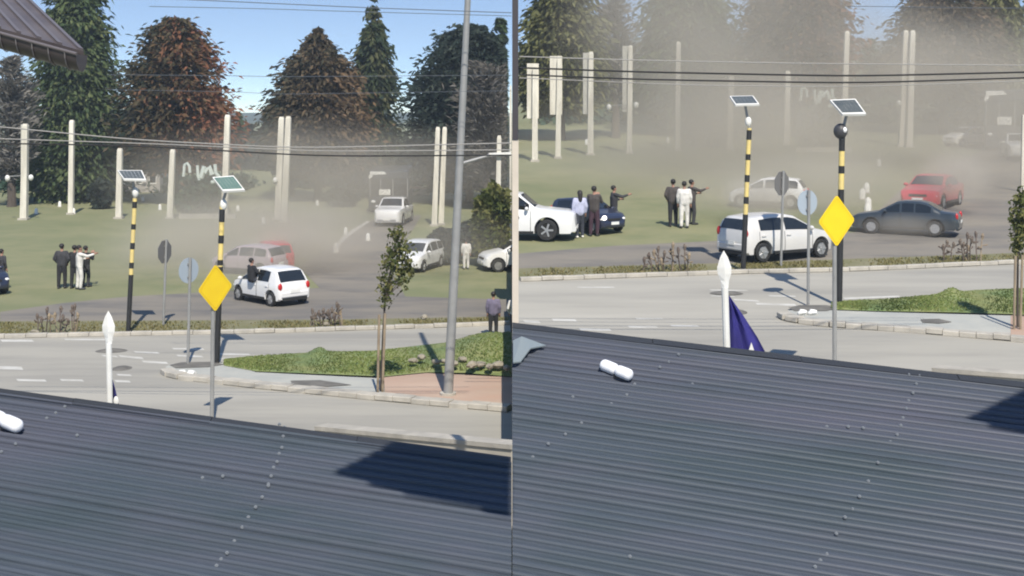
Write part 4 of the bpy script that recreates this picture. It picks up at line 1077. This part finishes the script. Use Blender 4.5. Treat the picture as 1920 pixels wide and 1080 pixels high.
LF_spire = leafmat('spire_green', [(0.026, 0.044, 0.034), (0.072, 0.091, 0.047), (0.169, 0.143, 0.072)])
def sprays(c, d, L, W, rr):
    """flat leaf sprays: centre c, direction d, half length L, half width W -> quads (diamonds)"""
    n = len(c)
    r = rr.normal(0, 1, (n, 3)); s = np.cross(d, r); s /= np.linalg.norm(s, axis=1)[:, None] + 1e-9
    v = np.empty((n, 4, 3)); up = np.cross(s, d)
    v[:, 0] = c - d * L[:, None]; v[:, 1] = c + s * W[:, None] + up * (W * .25)[:, None]; v[:, 2] = c + d * L[:, None] - np.array([0, 0, 1]) * (L * .25)[:, None]; v[:, 3] = c - s * W[:, None] + up * (W * .25)[:, None]
    return v.reshape(-1, 3), np.arange(4 * n).reshape(n, 4)

def conifer(name, px, ybase, Y, prof, label, lf, n_br, per, rise=0.25, droop=0.5, seed=1, size=(0.40, 0.095), cut=None, tone_shift=0.0, z0=None, group='conifers of the park', ragged=0.25, trunk_r=0.32, clump=0.0, redside=0.0):
    """prof: (row of the photo, half width in pixels) from the top down"""
    rr = np.random.default_rng(seed)
    b = P(px, ybase, Y); b.z = gz(b.x if cut is None else (-1 if cut == 'L' else 1), Y)
    o = thing(name, b, label, 'tree', group)
    zs = [CAMZ + (HZ - p[0]) / F * Y - b.z for p in prof][::-1]; rs = [p[1] * .90 / F * Y for p in prof][::-1]
    top, low = zs[-1], zs[0]
    rad = lambda h: np.interp(h, zs, rs)
    # limbs at random heights, more where the crown is wide
    hs = rr.uniform(low, top, n_br * 3); keep = rr.uniform(0, 1, len(hs)) < (0.25 + rad(hs) / max(rs)) / 1.25
    hs = hs[keep][:n_br]; nb = len(hs)
    az = rr.uniform(0, 2 * np.pi, nb); R_ = rad(hs) * (1 - ragged + 2 * ragged * rr.beta(2, 2, nb)) 
    tb = rr.beta(2.2, 2.2, nb)           # tone of each limb
    per = int(per * 1.5); bi = np.repeat(np.arange(nb), per); t = rr.beta(1.7, 1.1, len(bi))
    rlen = R_[bi] * t
    wob = rr.normal(0, 1, (len(bi), 3)) * (0.10 + 0.16 * R_[bi] * (0.3 + t))[:, None] * np.array([1, 1, .55])
    a = az[bi] + rr.normal(0, .12, len(bi))
    c = np.stack([np.cos(a) * rlen, np.sin(a) * rlen, hs[bi] + rise * rlen - droop * rlen * t], 1) + wob
    d = np.stack([np.cos(a), np.sin(a), rr.normal(rise - droop * t * 1.3, .3)], 1) + rr.normal(0, .35, (len(bi), 3)); d /= np.linalg.norm(d, axis=1)[:, None]
    L = size[0] * rr.uniform(.6, 1.35, len(bi)) * .5 * 1.4; W = size[1] * rr.uniform(.7, 1.4, len(bi))
    ok = (c[:, 2] > low * .6) & (c[:, 2] < top + .2)
    if cut == 'L': ok &= c[:, 0] + b.x < -0.45
    if cut == 'R': ok &= c[:, 0] + b.x > 0.45
    c, d, L, W, bi = c[ok], d[ok], L[ok], W[ok], bi[ok]
    v, q = sprays(c, d, L, W, rr)
    tone = np.clip(0.8 * tb[bi] + 0.2 * rr.uniform(0, 1, len(bi)) + tone_shift + redside * (c[:, 0] / max(rs)) * .5, 0, 1)  # leaves brighter and redder to the right: side light painted into the tone
    npmesh('crown', v, q, lf, o, tone)
    lean = rr.uniform(-.15, .15)
    MB().tube([(0, 0, -.2), (0, 0, .25), (lean * .3, 0, top * .4), (lean, 0, top * .93)], [trunk_r * 1.35, trunk_r, trunk_r * .7, .04], 10).build('trunk', M_bark, o, smooth=True)
    lm = MB()
    for k in range(min(nb, 26)):
        i = int(rr.integers(nb)); e = V((math.cos(az[i]) * R_[i] * .8, math.sin(az[i]) * R_[i] * .8, hs[i] + (rise - droop * .8) * R_[i] * .8))
        if cut and (e.x + b.x) * (-1 if cut == 'L' else 1) < .4: continue
        lm.tube([(0, 0, hs[i]), e * .5 + V((0, 0, hs[i] * .5 + .1)), e], [.07, .05, .015], 5)
    if lm.v: lm.build('limb', M_bark, o, smooth=True)
    return o
C = conifer
# left part
C('conifer_tree', 140, 385, 98, [(-60, 28), (0, 52), (40, 62), (90, 70), (150, 86), (210, 96), (300, 100), (345, 92), (372, 60)], 'tall green conifer with its top cut off, leftmost tree', LF_green, 430, 44, seed=11, droop=.55, rise=.15, ragged=.14, tone_shift=.05)
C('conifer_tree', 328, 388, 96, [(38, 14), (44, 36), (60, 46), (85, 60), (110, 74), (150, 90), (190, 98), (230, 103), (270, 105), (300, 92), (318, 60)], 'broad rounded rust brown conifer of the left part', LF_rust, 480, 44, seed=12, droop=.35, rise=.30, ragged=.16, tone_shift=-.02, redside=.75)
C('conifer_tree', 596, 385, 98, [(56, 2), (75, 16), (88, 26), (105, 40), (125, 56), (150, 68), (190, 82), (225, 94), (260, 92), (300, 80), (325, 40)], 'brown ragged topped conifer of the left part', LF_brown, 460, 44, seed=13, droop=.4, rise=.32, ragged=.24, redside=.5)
C('conifer_tree', 545, 385, 103, [(118, 2), (140, 9), (170, 20), (205, 34), (240, 42), (290, 40), (320, 24)], 'narrow dark conifer at the left shoulder of the brown ragged topped one', LF_blue, 200, 40, seed=22, droop=.5, rise=.25, ragged=.25)
C('conifer_tree', 700, 388, 102, [(-6, 1), (15, 7), (40, 14), (65, 22), (95, 30), (130, 38), (180, 44), (240, 52), (300, 56), (345, 50), (370, 30)], 'slender spire conifer with a needle sharp top', LF_spire, 330, 40, seed=14, droop=.75, rise=.1, ragged=.26, tone_shift=-.08)
C('pine_tree', 880, 388, 96, [(50, 10), (58, 28), (72, 48), (100, 66), (125, 84), (155, 104), (200, 110), (260, 112), (320, 108), (355, 92)], 'broad dark pine behind the tall grey pole', LF_blue, 520, 46, seed=15, droop=.2, rise=.25, ragged=.22, cut='L', group='pines of the park', tone_shift=.05)
C('conifer_tree', 938, 388, 110, [(34, 3), (48, 8), (70, 14), (110, 20), (160, 24), (240, 28), (320, 26)], 'small grey green spire rising behind the broad dark pine', LF_green, 150, 36, seed=16, droop=.5, rise=.1, cut='L', tone_shift=-.1)
C('bare_tree', 915, 390, 88, [(120, 20), (150, 42), (190, 52), (240, 56), (300, 52), (345, 30)], 'greyish bare twigged tree in front of the dark pine', LF_grey, 150, 26, seed=17, droop=-.2, rise=.5, cut='L', size=(.5, .05), group='bare trees')
C('bare_tree', 22, 392, 92, [(110, 8), (135, 22), (180, 36), (240, 44), (300, 40), (340, 24)], 'pale twigged tree below the brown gutter', LF_grey, 130, 26, seed=18, droop=-.2, rise=.5, size=(.5, .06), group='bare trees', tone_shift=.25)
C('small_conifer', 470, 300, 160, [(232, 2), (240, 8), (262, 16), (285, 18)], 'small dark conifer far off in the left sky gap', LF_blue, 60, 30, seed=19)
C('small_conifer', 447, 300, 150, [(212, 2), (225, 8), (262, 16), (285, 18)], 'small conifer at the right foot of the rust brown tree', LF_green, 60, 30, seed=20)
C('small_conifer', 500, 300, 150, [(236, 3), (246, 14), (262, 20), (285, 22)], 'low dark tree far off beside the white pair of posts', LF_blue, 70, 30, seed=21)
# right part
C('conifer_tree', 1052, 270, 92, [(-60, 44), (0, 60), (50, 72), (95, 80), (140, 82), (175, 70), (200, 40)], 'olive conifer behind the boarded white posts', LF_olive, 430, 44, seed=31, cut='R', droop=.5, rise=.15, ragged=.2)
C('conifer_tree', 1285, 262, 98, [(-180, 28), (-120, 52), (-60, 66), (0, 82), (60, 94), (130, 104), (190, 96), (230, 60)], 'grey green conifer veiled by dust, right part', LF_green, 430, 44, seed=32, droop=.55, rise=.15, ragged=.14)
C('bare_tree', 1155, 268, 94, [(0, 18), (40, 34), (90, 40), (140, 36), (190, 20)], 'blue grey bare twigged tree between the two right conifers', LF_grey, 90, 24, seed=33, droop=-.2, rise=.5, size=(.5, .06), group='bare trees', tone_shift=.2)
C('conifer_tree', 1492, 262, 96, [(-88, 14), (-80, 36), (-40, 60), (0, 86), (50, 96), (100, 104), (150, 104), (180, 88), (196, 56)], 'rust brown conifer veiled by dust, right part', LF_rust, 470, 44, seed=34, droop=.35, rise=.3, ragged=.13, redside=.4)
C('conifer_tree', 1768, 262, 98, [(-70, 3), (-50, 20), (-10, 48), (20, 74), (60, 96), (100, 100), (150, 94), (180, 60)], 'brown ragged conifer right of the sky gap', LF_brown, 440, 44, seed=35, droop=.4, rise=.32, ragged=.24)
C('conifer_tree', 1872, 262, 102, [(-130, 2), (-60, 24), (-10, 42), (60, 58), (130, 70), (200, 66), (240, 40)], 'olive conifer cut by the right edge of the photo', LF_olive, 360, 44, seed=36, droop=.75, rise=.1, ragged=.2)
C('small_conifer', 1632, 180, 160, [(72, 3), (84, 12), (110, 22), (150, 26), (185, 24)], 'small dust veiled conifer in the sky gap of the right part', LF_green, 80, 32, seed=37)
C('small_conifer', 1664, 180, 150, [(76, 3), (90, 12), (115, 22), (150, 28), (185, 26)], 'low tree left of the tall white pair of posts', LF_blue, 80, 32, seed=38)

# distant belt of woodland closing the ground behind the park
def belt(name, x0, x1, Y, z0, z1, n, lf, label, seed, size=(1.0, .45)):
    rr = np.random.default_rng(seed)
    x = rr.uniform(x0, x1, n); hmax = z1 * (.55 + .3 * np.sin(x * .21 + seed) + .2 * np.sin(x * .53 + 2 * seed)); z = rr.uniform(0, 1, n) * np.maximum(hmax, 1.2)
    c = np.stack([x, Y + rr.normal(0, 2.2, n), z0 + z], 1); d = rr.normal(0, 1, (n, 3)); d[:, 2] = abs(d[:, 2]) + .3; d /= np.linalg.norm(d, axis=1)[:, None]
    v, q = sprays(c, d, size[0] * rr.uniform(.5, 1.2, n), size[1] * rr.uniform(.6, 1.3, n), rr)
    return tag(npmesh(name, v, q, lf, None, np.clip(.3 + .4 * np.sin(x * .8) * .5 + rr.uniform(-.2, .4, n), 0, 1)), label, kind='stuff')
belt('far_wood', -70, -1.5, 150, 0, 5.0, 7000, LF_blue, 'low dark wood closing the left view', 3)
belt('far_wood', 1.5, 75, 150, SL * 150, 5.0, 7000, LF_blue, 'low dark wood closing the right view', 4)
belt('hedge', -48, -23, 112, 0, 2.2, 2200, LF_teal, 'dim hedge under the left conifers', 5, (.5, .25))
belt('hedge', -21, -2, 116, 0, 3.0, 2600, LF_blue, 'dim shrubs under the brown conifers', 6, (.5, .25))
belt('hedge', 2, 45, 112, SL * 112, 2.4, 3200, LF_teal, 'dim hedge under the right conifers', 7, (.5, .25))

def bush(name, px, ytop, ybot, hw, Y, lf, label, n, seed, cut=None, cat='bush', size=(.2, .09), side=None):
    rr = np.random.default_rng(seed)
    b = P(px, ybot, Y); b.z = gz(-1 if px < 960 else 1, Y)
    o = thing(name, b, label, cat, 'bushes by the crossing')
    a = hw / F * Y; zt = CAMZ + (HZ - ytop) / F * Y - b.z; zb = max(0.05, CAMZ + (HZ - ybot) / F * Y - b.z)
    cz, hz_ = (zt + zb) / 2, (zt - zb) / 2
    d = rr.normal(0, 1, (n, 3)); d /= np.linalg.norm(d, axis=1)[:, None]
    lump = 1 + .13 * np.sin(d[:, 0] * 7 + seed) * np.cos(d[:, 2] * 6) + .1 * np.sin(d[:, 1] * 9 + d[:, 2] * 8)
    r_ = (rr.uniform(.5, 1, n) ** .5) * lump
    c = d * np.array([a, a * .9, hz_]) * r_[:, None] + np.array([0, 0, cz])
    ok = np.ones(n, bool)
    if cut == 'L': ok = c[:, 0] + b.x < -.15
    c, d = c[ok], d[ok]; n = len(c)
    dd = d + rr.normal(0, .7, (n, 3)); dd /= np.linalg.norm(dd, axis=1)[:, None]
    v, q = sprays(c, dd, size[0] * rr.uniform(.5, 1.3, n), size[1] * rr.uniform(.6, 1.3, n), rr)
    npmesh('foliage', v, q, lf, o, np.clip(.5 + .25 * np.sin(c[:, 0] * 3 + c[:, 2] * 4) + rr.normal(0, .2, n), 0, 1))
    MB().tube([(0, 0, -.1), (.03, 0, cz)], [.09, .04], 8).build('stem', M_bark, o)
    return o
bush('round_bush', 934, 352, 502, 46, 57, LF_bush, 'big round yellow green bush at the seam, left part', 9000, 41, cut='L')
bush('dark_bush', 838, 430, 508, 34, 58, LF_blue, 'dark bush behind the tall grey pole', 4200, 42)
bush('dark_bush', 886, 416, 508, 30, 61, LF_blue, 'dark bush between the tall grey pole and the round bush', 3600, 43)
bush('low_shrub', 372, 352, 412, 42, 84, LF_teal, 'dim shrub under the white letter shapes, left part', 2600, 44, size=(.3, .13))
bush('low_shrub', 640, 350, 408, 30, 92, LF_blue, 'dim shrub left of the coach, left part', 1500, 45, size=(.3, .13))
bush('low_shrub', 190, 336, 400, 20, 90, LF_blue, 'dim shrub beside the short white post, left part', 1200, 46, size=(.3, .13))
bush('low_shrub', 1540, 196, 276, 46, 84, LF_teal, 'dim shrub under the white letter shapes, right part', 2600, 47, size=(.3, .13))
bush('low_shrub', 1330, 222, 284, 50, 86, LF_blue, 'dim shrub between the thin post and the striped pole, right part', 2600, 48, size=(.3, .13))

# low building seen between the trunks
M_bw = mat('grey_render', (0.33, 0.31, 0.29), 0.9, c2=(0.26, 0.25, 0.235), scale=.6)
for (xa, xb, yt, Y, la, nwin) in ((64, 300, 292, 108, 'long low grey building behind the left conifers', 9), (770, 806, 348, 104, 'low wall with a reddish top beside the coach', 0)):
    a, b = P(xa, yt, Y), P(xb, yt, Y); W, H = b.x - a.x, a.z
    o = thing('low_building' if nwin else 'garden_wall', ((a.x + b.x) / 2, Y, 0), la, 'building' if nwin else 'wall')
    if nwin:
        MB().box((0, 2.5, H / 2), (W, 5, H)).build('wall', M_bw, o)
        MB().prism([(-W / 2 - .3, -.4, H + .003), (W / 2 + .3, -.4, H + .003), (W / 2 + .3, 2.5, H + .9), (-W / 2 - .3, 2.5, H + .9)], (0, 0, .1)).build('roof', M_tile, o)
        for i in range(nwin):
            x = -W / 2 + W * (i + .5) / nwin
            f = MB().box((x, -.02, H * .5), (W / nwin * .5, .06, H * .55)).build('window', M_white, o)
            MB().box((x, -.055, H * .5), (W / nwin * .42, .03, H * .47)).build('pane', M_glass, f)
    else:
        MB().box((0, .15, H * .35), (W, .3, H * .7)).build('wall', M_bw, o); MB().box((0, .15, H * .85), (W, .34, H * .3 - .01)).build('top_course', M_brick, o)

# illegible white letter shapes set up in front of the shrub
def letters(px0, py0, Y, k, label):
    b = P(px0 + 45, py0 + 60, Y); b.z = gz(-1 if px0 < 960 else 1, Y)
    o = thing('letter_sign', b, label, 'sign', 'white letter signs')
    def st(pts, w=.16):
        q = [P(px0 + x * k, py0 + y * k, Y) - b for x, y in pts]
        MB().tube(q, w * .8, 6).build('letter', mat('faded_white', (0.52, 0.58, 0.54), 0.7), o, smooth=True)
    st([(1, 27), (3, 5), (8, 2), (12, 8), (13, 20)], .12); st([(27, 6), (28, 26), (31, 34)], .12)
    st([(34, 30), (40, 8)], .2); st([(42, 20), (50, 10), (54, 24)], .22); st([(60, 4), (61, 20), (70, 30)], .14); st([(53, 38), (62, 36)], .14)
    MB().box((0, .1, .15), (3.6, .25, .3)).build('plinth', M_kerb, o)
letters(343, 304, 82, 1.0, 'white letter shapes of an unreadable sign, left part')
letters(1500, 162, 82, 1.0, 'white letter shapes of an unreadable sign, right part')

# little white marks dotted over the field: stones and litter
wm = [(68, 402), (112, 388), (138, 402), (186, 376), (202, 382), (268, 378), (300, 394), (446, 396), (630, 474), (666, 378), (690, 452), (648, 440), (494, 420), (595, 386), (1100, 272), (1252, 268), (1290, 262), (1648, 312), (1625, 362), (1617, 374), (1628, 392), (1627, 404)]
wl = ['white marker at the foot of the first white post', 'white marker right of the first white post', 'white marker lowest before the dim hedge', 'white marker left of the short white post', 'white marker nearest the short white post', 'white marker right of the flat solar panel', 'white marker at the foot of the midway post', 'white marker right of the near solar pole',
      'white bollard end of the kerb line in the dust', 'white marker left of the left coach', 'white marker on the side road edge', 'white marker at the bend of the side road', 'white marker before the white pair of posts', 'white marker under the brown conifer', 'white marker by the boarded posts, right part', 'white marker left of the thin post, right part', 'white marker right of the thin post, right part', 'white marker high above the yellow sign, right part', 'upper white bollard beside the yellow sign, right part', 'second white bollard beside the yellow sign, right part', 'third white bollard beside the yellow sign, right part', 'lowest white bollard beside the yellow sign, right part']
for (x, y), la in zip(wm, wl):
    g = G(x, y); s_ = .22 if 'marker' in la else .26
    o = thing('white_bollard' if 'bollard' in la else 'white_marker', g, la, 'bollard' if 'bollard' in la else 'marker', 'white markers in the field')
    MB().tube([(0, 0, 0), (0, 0, s_ * 1.5), (0, 0, s_ * 1.9)], [s_ * .55, s_ * .5, s_ * .2], 8).build('body', M_white, o, smooth=True)
    MB().tube([(0, 0, -.02), (0, 0, .05)], s_ * .75, 8).build('foot', M_kerb, o)

# ------------------------------------------------------------------ young trees tied to stakes
M_stake = mat('wooden_stake', (0.3, 0.24, 0.16), 0.9, c2=(0.22, 0.17, 0.12), scale=4)
LF_young = leafmat('young_leaf', [(0.05, 0.07, 0.025), (0.11, 0.125, 0.045), (0.22, 0.2, 0.08)])
def young(foot, pts, stakes, blobs, label, n, seed):
    rr = np.random.default_rng(seed); b = G(*foot); Y = b.y
    o = thing('young_tree', b, label, 'tree', 'staked young trees')
    q = [P(x, y, Y) - b for x, y in pts]
    MB().tube(q, [.035, .03, .025, .012][:len(q)], 8).build('trunk', M_bark, o, smooth=True)
    for (x0, y0, x1, y1) in stakes: MB().tube([P(x0, y0, Y - .25) - b, P(x1, y1, Y - .25) - b], .032, 8).build('stake', M_stake, o, smooth=True)
    vs = []; 
    for (x, y, rx, ry, w) in blobs:
        m = int(n * w); c0 = np.array(P(x, y, Y) - b); c = c0 + rr.normal(0, .5, (m, 3)) * np.array([rx / F * Y, rx / F * Y, ry / F * Y]); vs.append(c)
        MB().tube([q[-2], V(c0)], [.015, .006], 5).build('twig', M_bark, o)
    c = np.concatenate(vs); d = rr.normal(0, 1, c.shape) + np.array([0, 0, .5]); d /= np.linalg.norm(d, axis=1)[:, None]
    v, f = sprays(c, d, .07 * rr.uniform(.6, 1.3, len(c)), .035 * rr.uniform(.7, 1.3, len(c)), rr)
    npmesh('leaves', v, f, LF_young, o, rr.beta(2, 2, len(c)))
young((714, 738), [(714, 738), (718, 640), (722, 560), (744, 450)], [(708, 737, 711, 590), (717, 737, 722, 588)], [(745, 440, 14, 16, .14), (750, 470, 22, 22, .2), (735, 490, 20, 24, .2), (762, 500, 16, 22, .12), (725, 530, 16, 24, .14), (722, 560, 10, 22, .08), (752, 525, 16, 18, .08), (772, 512, 6, 10, .04)], 'young leafy tree tied to two stakes on the left island', 900, 51)
young((1908, 618), [(1908, 618), (1908, 540), (1909, 470), (1914, 380)], [(1901, 620, 1904, 480), (1913, 620, 1917, 478)], [(1916, 375, 12, 18, .25), (1910, 410, 14, 24, .3), (1908, 450, 10, 26, .25), (1918, 430, 10, 30, .2)], 'young leafy tree tied to two stakes at the right edge', 900, 52)

# dead flower stalks of the planted strip
M_stalk = mat('dead_stalk', (0.1, 0.075, 0.065), 0.95, c2=(0.16, 0.13, 0.1), scale=8)
def stalks(foot, xs, label, seed, light=False):
    rr = random.Random(seed); b = G(*foot); Y = b.y
    o = thing('dead_flower_clump', b, label, 'plant', 'clumps of dead flower stalks')
    for (x, y) in xs:
        t = P(x, y, Y + rr.uniform(-.3, .3)) - b; r0 = P(x + rr.uniform(-7, 7), foot[1], Y) - b
        m = MB(); mid = r0.lerp(t, .55) + V((rr.uniform(-.04, .04), 0, 0))
        m.tube([r0, mid, t], [.022, .018, .02], 6)
        m.tube([t - V((0, 0, .16)), t - V((0, 0, .03)), t + V((rr.uniform(-.03, .03), 0, .05))], [.03, .055, .02], 7)
        for s in range(3):
            p = r0.lerp(t, rr.uniform(.35, .85)); e = p + V((rr.uniform(-.22, .22), rr.uniform(-.1, .1), rr.uniform(-.02, .16)))
            m.tube([p, e], [.014, .028], 5)
        m.build('stalk', M_stalk if rr.random() < .75 else M_stake, o)
stalks((108, 624), [(70, 590), (78, 596), (88, 578), (92, 590), (103, 588), (114, 576), (118, 592), (136, 574), (140, 572), (146, 588), (128, 600)], 'clump of dead flower stalks at the far left of the strip', 61)
stalks((612, 613), [(586, 580), (592, 588), (598, 584), (606, 580), (615, 582), (622, 578), (632, 568), (634, 572), (638, 582), (626, 590)], 'clump of dead flower stalks right of the white hatchback', 62)
stalks((1250, 510), [(1208, 484), (1216, 476), (1226, 470), (1234, 464), (1246, 472), (1258, 468), (1262, 456), (1272, 466), (1284, 460), (1292, 476), (1240, 486)], 'clump of dead flower stalks left of the silver car', 63)
stalks((1800, 490), [(1768, 460), (1776, 452), (1788, 456), (1800, 450), (1806, 456), (1814, 438), (1822, 446), (1830, 436), (1842, 440), (1816, 462)], 'clump of dead flower stalks before the dark sedan', 64)

# ------------------------------------------------------------------ dust in the air
def dust(name, px, py, rx, ry, Y, rd, dens, col, label, seed, contrast=1.0, sc=.12):
    m = bpy.data.materials.new('dust_air'); m.use_nodes = True; nt = m.node_tree; nt.nodes.clear()
    out = nt.nodes.new('ShaderNodeOutputMaterial'); pv = nt.nodes.new('ShaderNodeVolumePrincipled')
    pv.inputs['Color'].default_value = (*col, 1); pv.inputs['Anisotropy'].default_value = 0.0
    tc = nt.nodes.new('ShaderNodeTexCoord'); gm = nt.nodes.new('ShaderNodeNewGeometry')
    ln = nt.nodes.new('ShaderNodeVectorMath'); ln.operation = 'LENGTH'; nt.links.new(tc.outputs['Object'], ln.inputs[0])
    fo = nt.nodes.new('ShaderNodeMapRange'); fo.inputs[1].default_value = 1.0; fo.inputs[2].default_value = .25; fo.interpolation_type = 'SMOOTHSTEP'; nt.links.new(ln.outputs['Value'], fo.inputs[0])
    nz = nt.nodes.new('ShaderNodeTexNoise'); nz.inputs['Scale'].default_value = sc; nz.inputs['Detail'].default_value = 3; nt.links.new(gm.outputs['Position'], nz.inputs['Vector'])
    nr = nt.nodes.new('ShaderNodeMapRange'); nr.inputs[1].default_value = .5 - .22 * contrast; nr.inputs[2].default_value = .5 + .22; nr.inputs[3].default_value = 1 - contrast if contrast < 1 else 0; nr.inputs[4].default_value = 1.6; nt.links.new(nz.outputs['Fac'], nr.inputs[0])
    mu = nt.nodes.new('ShaderNodeMath'); mu.operation = 'MULTIPLY'; nt.links.new(fo.outputs[0], mu.inputs[0]); nt.links.new(nr.outputs[0], mu.inputs[1])
    m2 = nt.nodes.new('ShaderNodeMath'); m2.operation = 'MULTIPLY'; nt.links.new(mu.outputs[0], m2.inputs[0]); m2.inputs[1].default_value = dens
    nt.links.new(m2.outputs[0], pv.inputs['Density']); nt.links.new(pv.outputs[0], out.inputs['Volume'])
    o = MB().ball((0, 0, 0), 1.0, 20, 12).build(name, m)
    c = P(px, py, Y); o.location = c; o.scale = (rx / F * Y, rd, ry / F * Y)
    return tag(o, label, kind='stuff')
DC = (0.75, 0.69, 0.59)
dust('dust_cloud', 470, 460, 340, 115, 60, 12, .20, DC, 'drifting brown dust over the left crossing', 1, 1.0, .17)
dust('dust_cloud', 560, 345, 460, 150, 78, 10, .085, DC, 'thin dust before the feet of the left trees', 6, .9, .13)
dust('dust_cloud', 455, 488, 75, 52, 49, 2.6, .55, DC, 'dense puff round the pale mauve car', 7, 1.0, .5)
dust('dust_cloud', 560, 470, 120, 60, 55, 4, .30, DC, 'billow behind the white hatchback', 8, 1.0, .35)
dust('dust_cloud', 850, 450, 150, 75, 54, 4, .12, DC, 'thin dust before the bushes and white cars near the seam', 12, .8, .25)
dust('dust_cloud', 1390, 130, 420, 420, 74, 15, .08, DC, 'tall dust cloud veiling the right conifers', 2, .9, .13)
dust('dust_cloud', 1790, 215, 420, 250, 72, 15, .10, DC, 'dust drifting before the coach and the right edge trees', 4, .9, .13)
dust('dust_cloud', 1450, 310, 700, 210, 64, 15, .075, DC, 'thin dust over the whole right field', 5, .7, .12)
dust('dust_cloud', 1520, 360, 330, 90, 52.5, 6, .22, DC, 'low dust round the right cars', 3, 1.0, .22)
dust('dust_cloud', 1425, 368, 90, 50, 48.5, 3, .55, DC, 'dense puff over the faded pale car', 9, 1.0, .4)
dust('dust_cloud', 1690, 425, 130, 32, 45.2, 1.6, .18, DC, 'low skirt of dust along the dark sedan', 10, 1.0, .5)
dust('dust_cloud', 1790, 330, 80, 60, 52, 3, .35, DC, 'puff at the tail of the red car', 11, 1.0, .4)
# thin air over the whole place
m = bpy.data.materials.new('air'); m.use_nodes = True; nt = m.node_tree; nt.nodes.clear()
out = nt.nodes.new('ShaderNodeOutputMaterial'); pv = nt.nodes.new('ShaderNodeVolumePrincipled'); pv.inputs['Color'].default_value = (.66, .80, .98, 1); pv.inputs['Density'].default_value = .0005
nt.links.new(pv.outputs[0], out.inputs['Volume'])
o = MB().add([(x, y, z) for x in (-1100, 1300) for y in (-60, 1500) for z in (-2.5, 95)], [(0, 1, 3, 2), (4, 6, 7, 5), (0, 4, 5, 1), (2, 3, 7, 6), (0, 2, 6, 4), (1, 5, 7, 3)]).build('haze', m)
tag(o, 'thin bluish air between here and the far hills', kind='stuff')
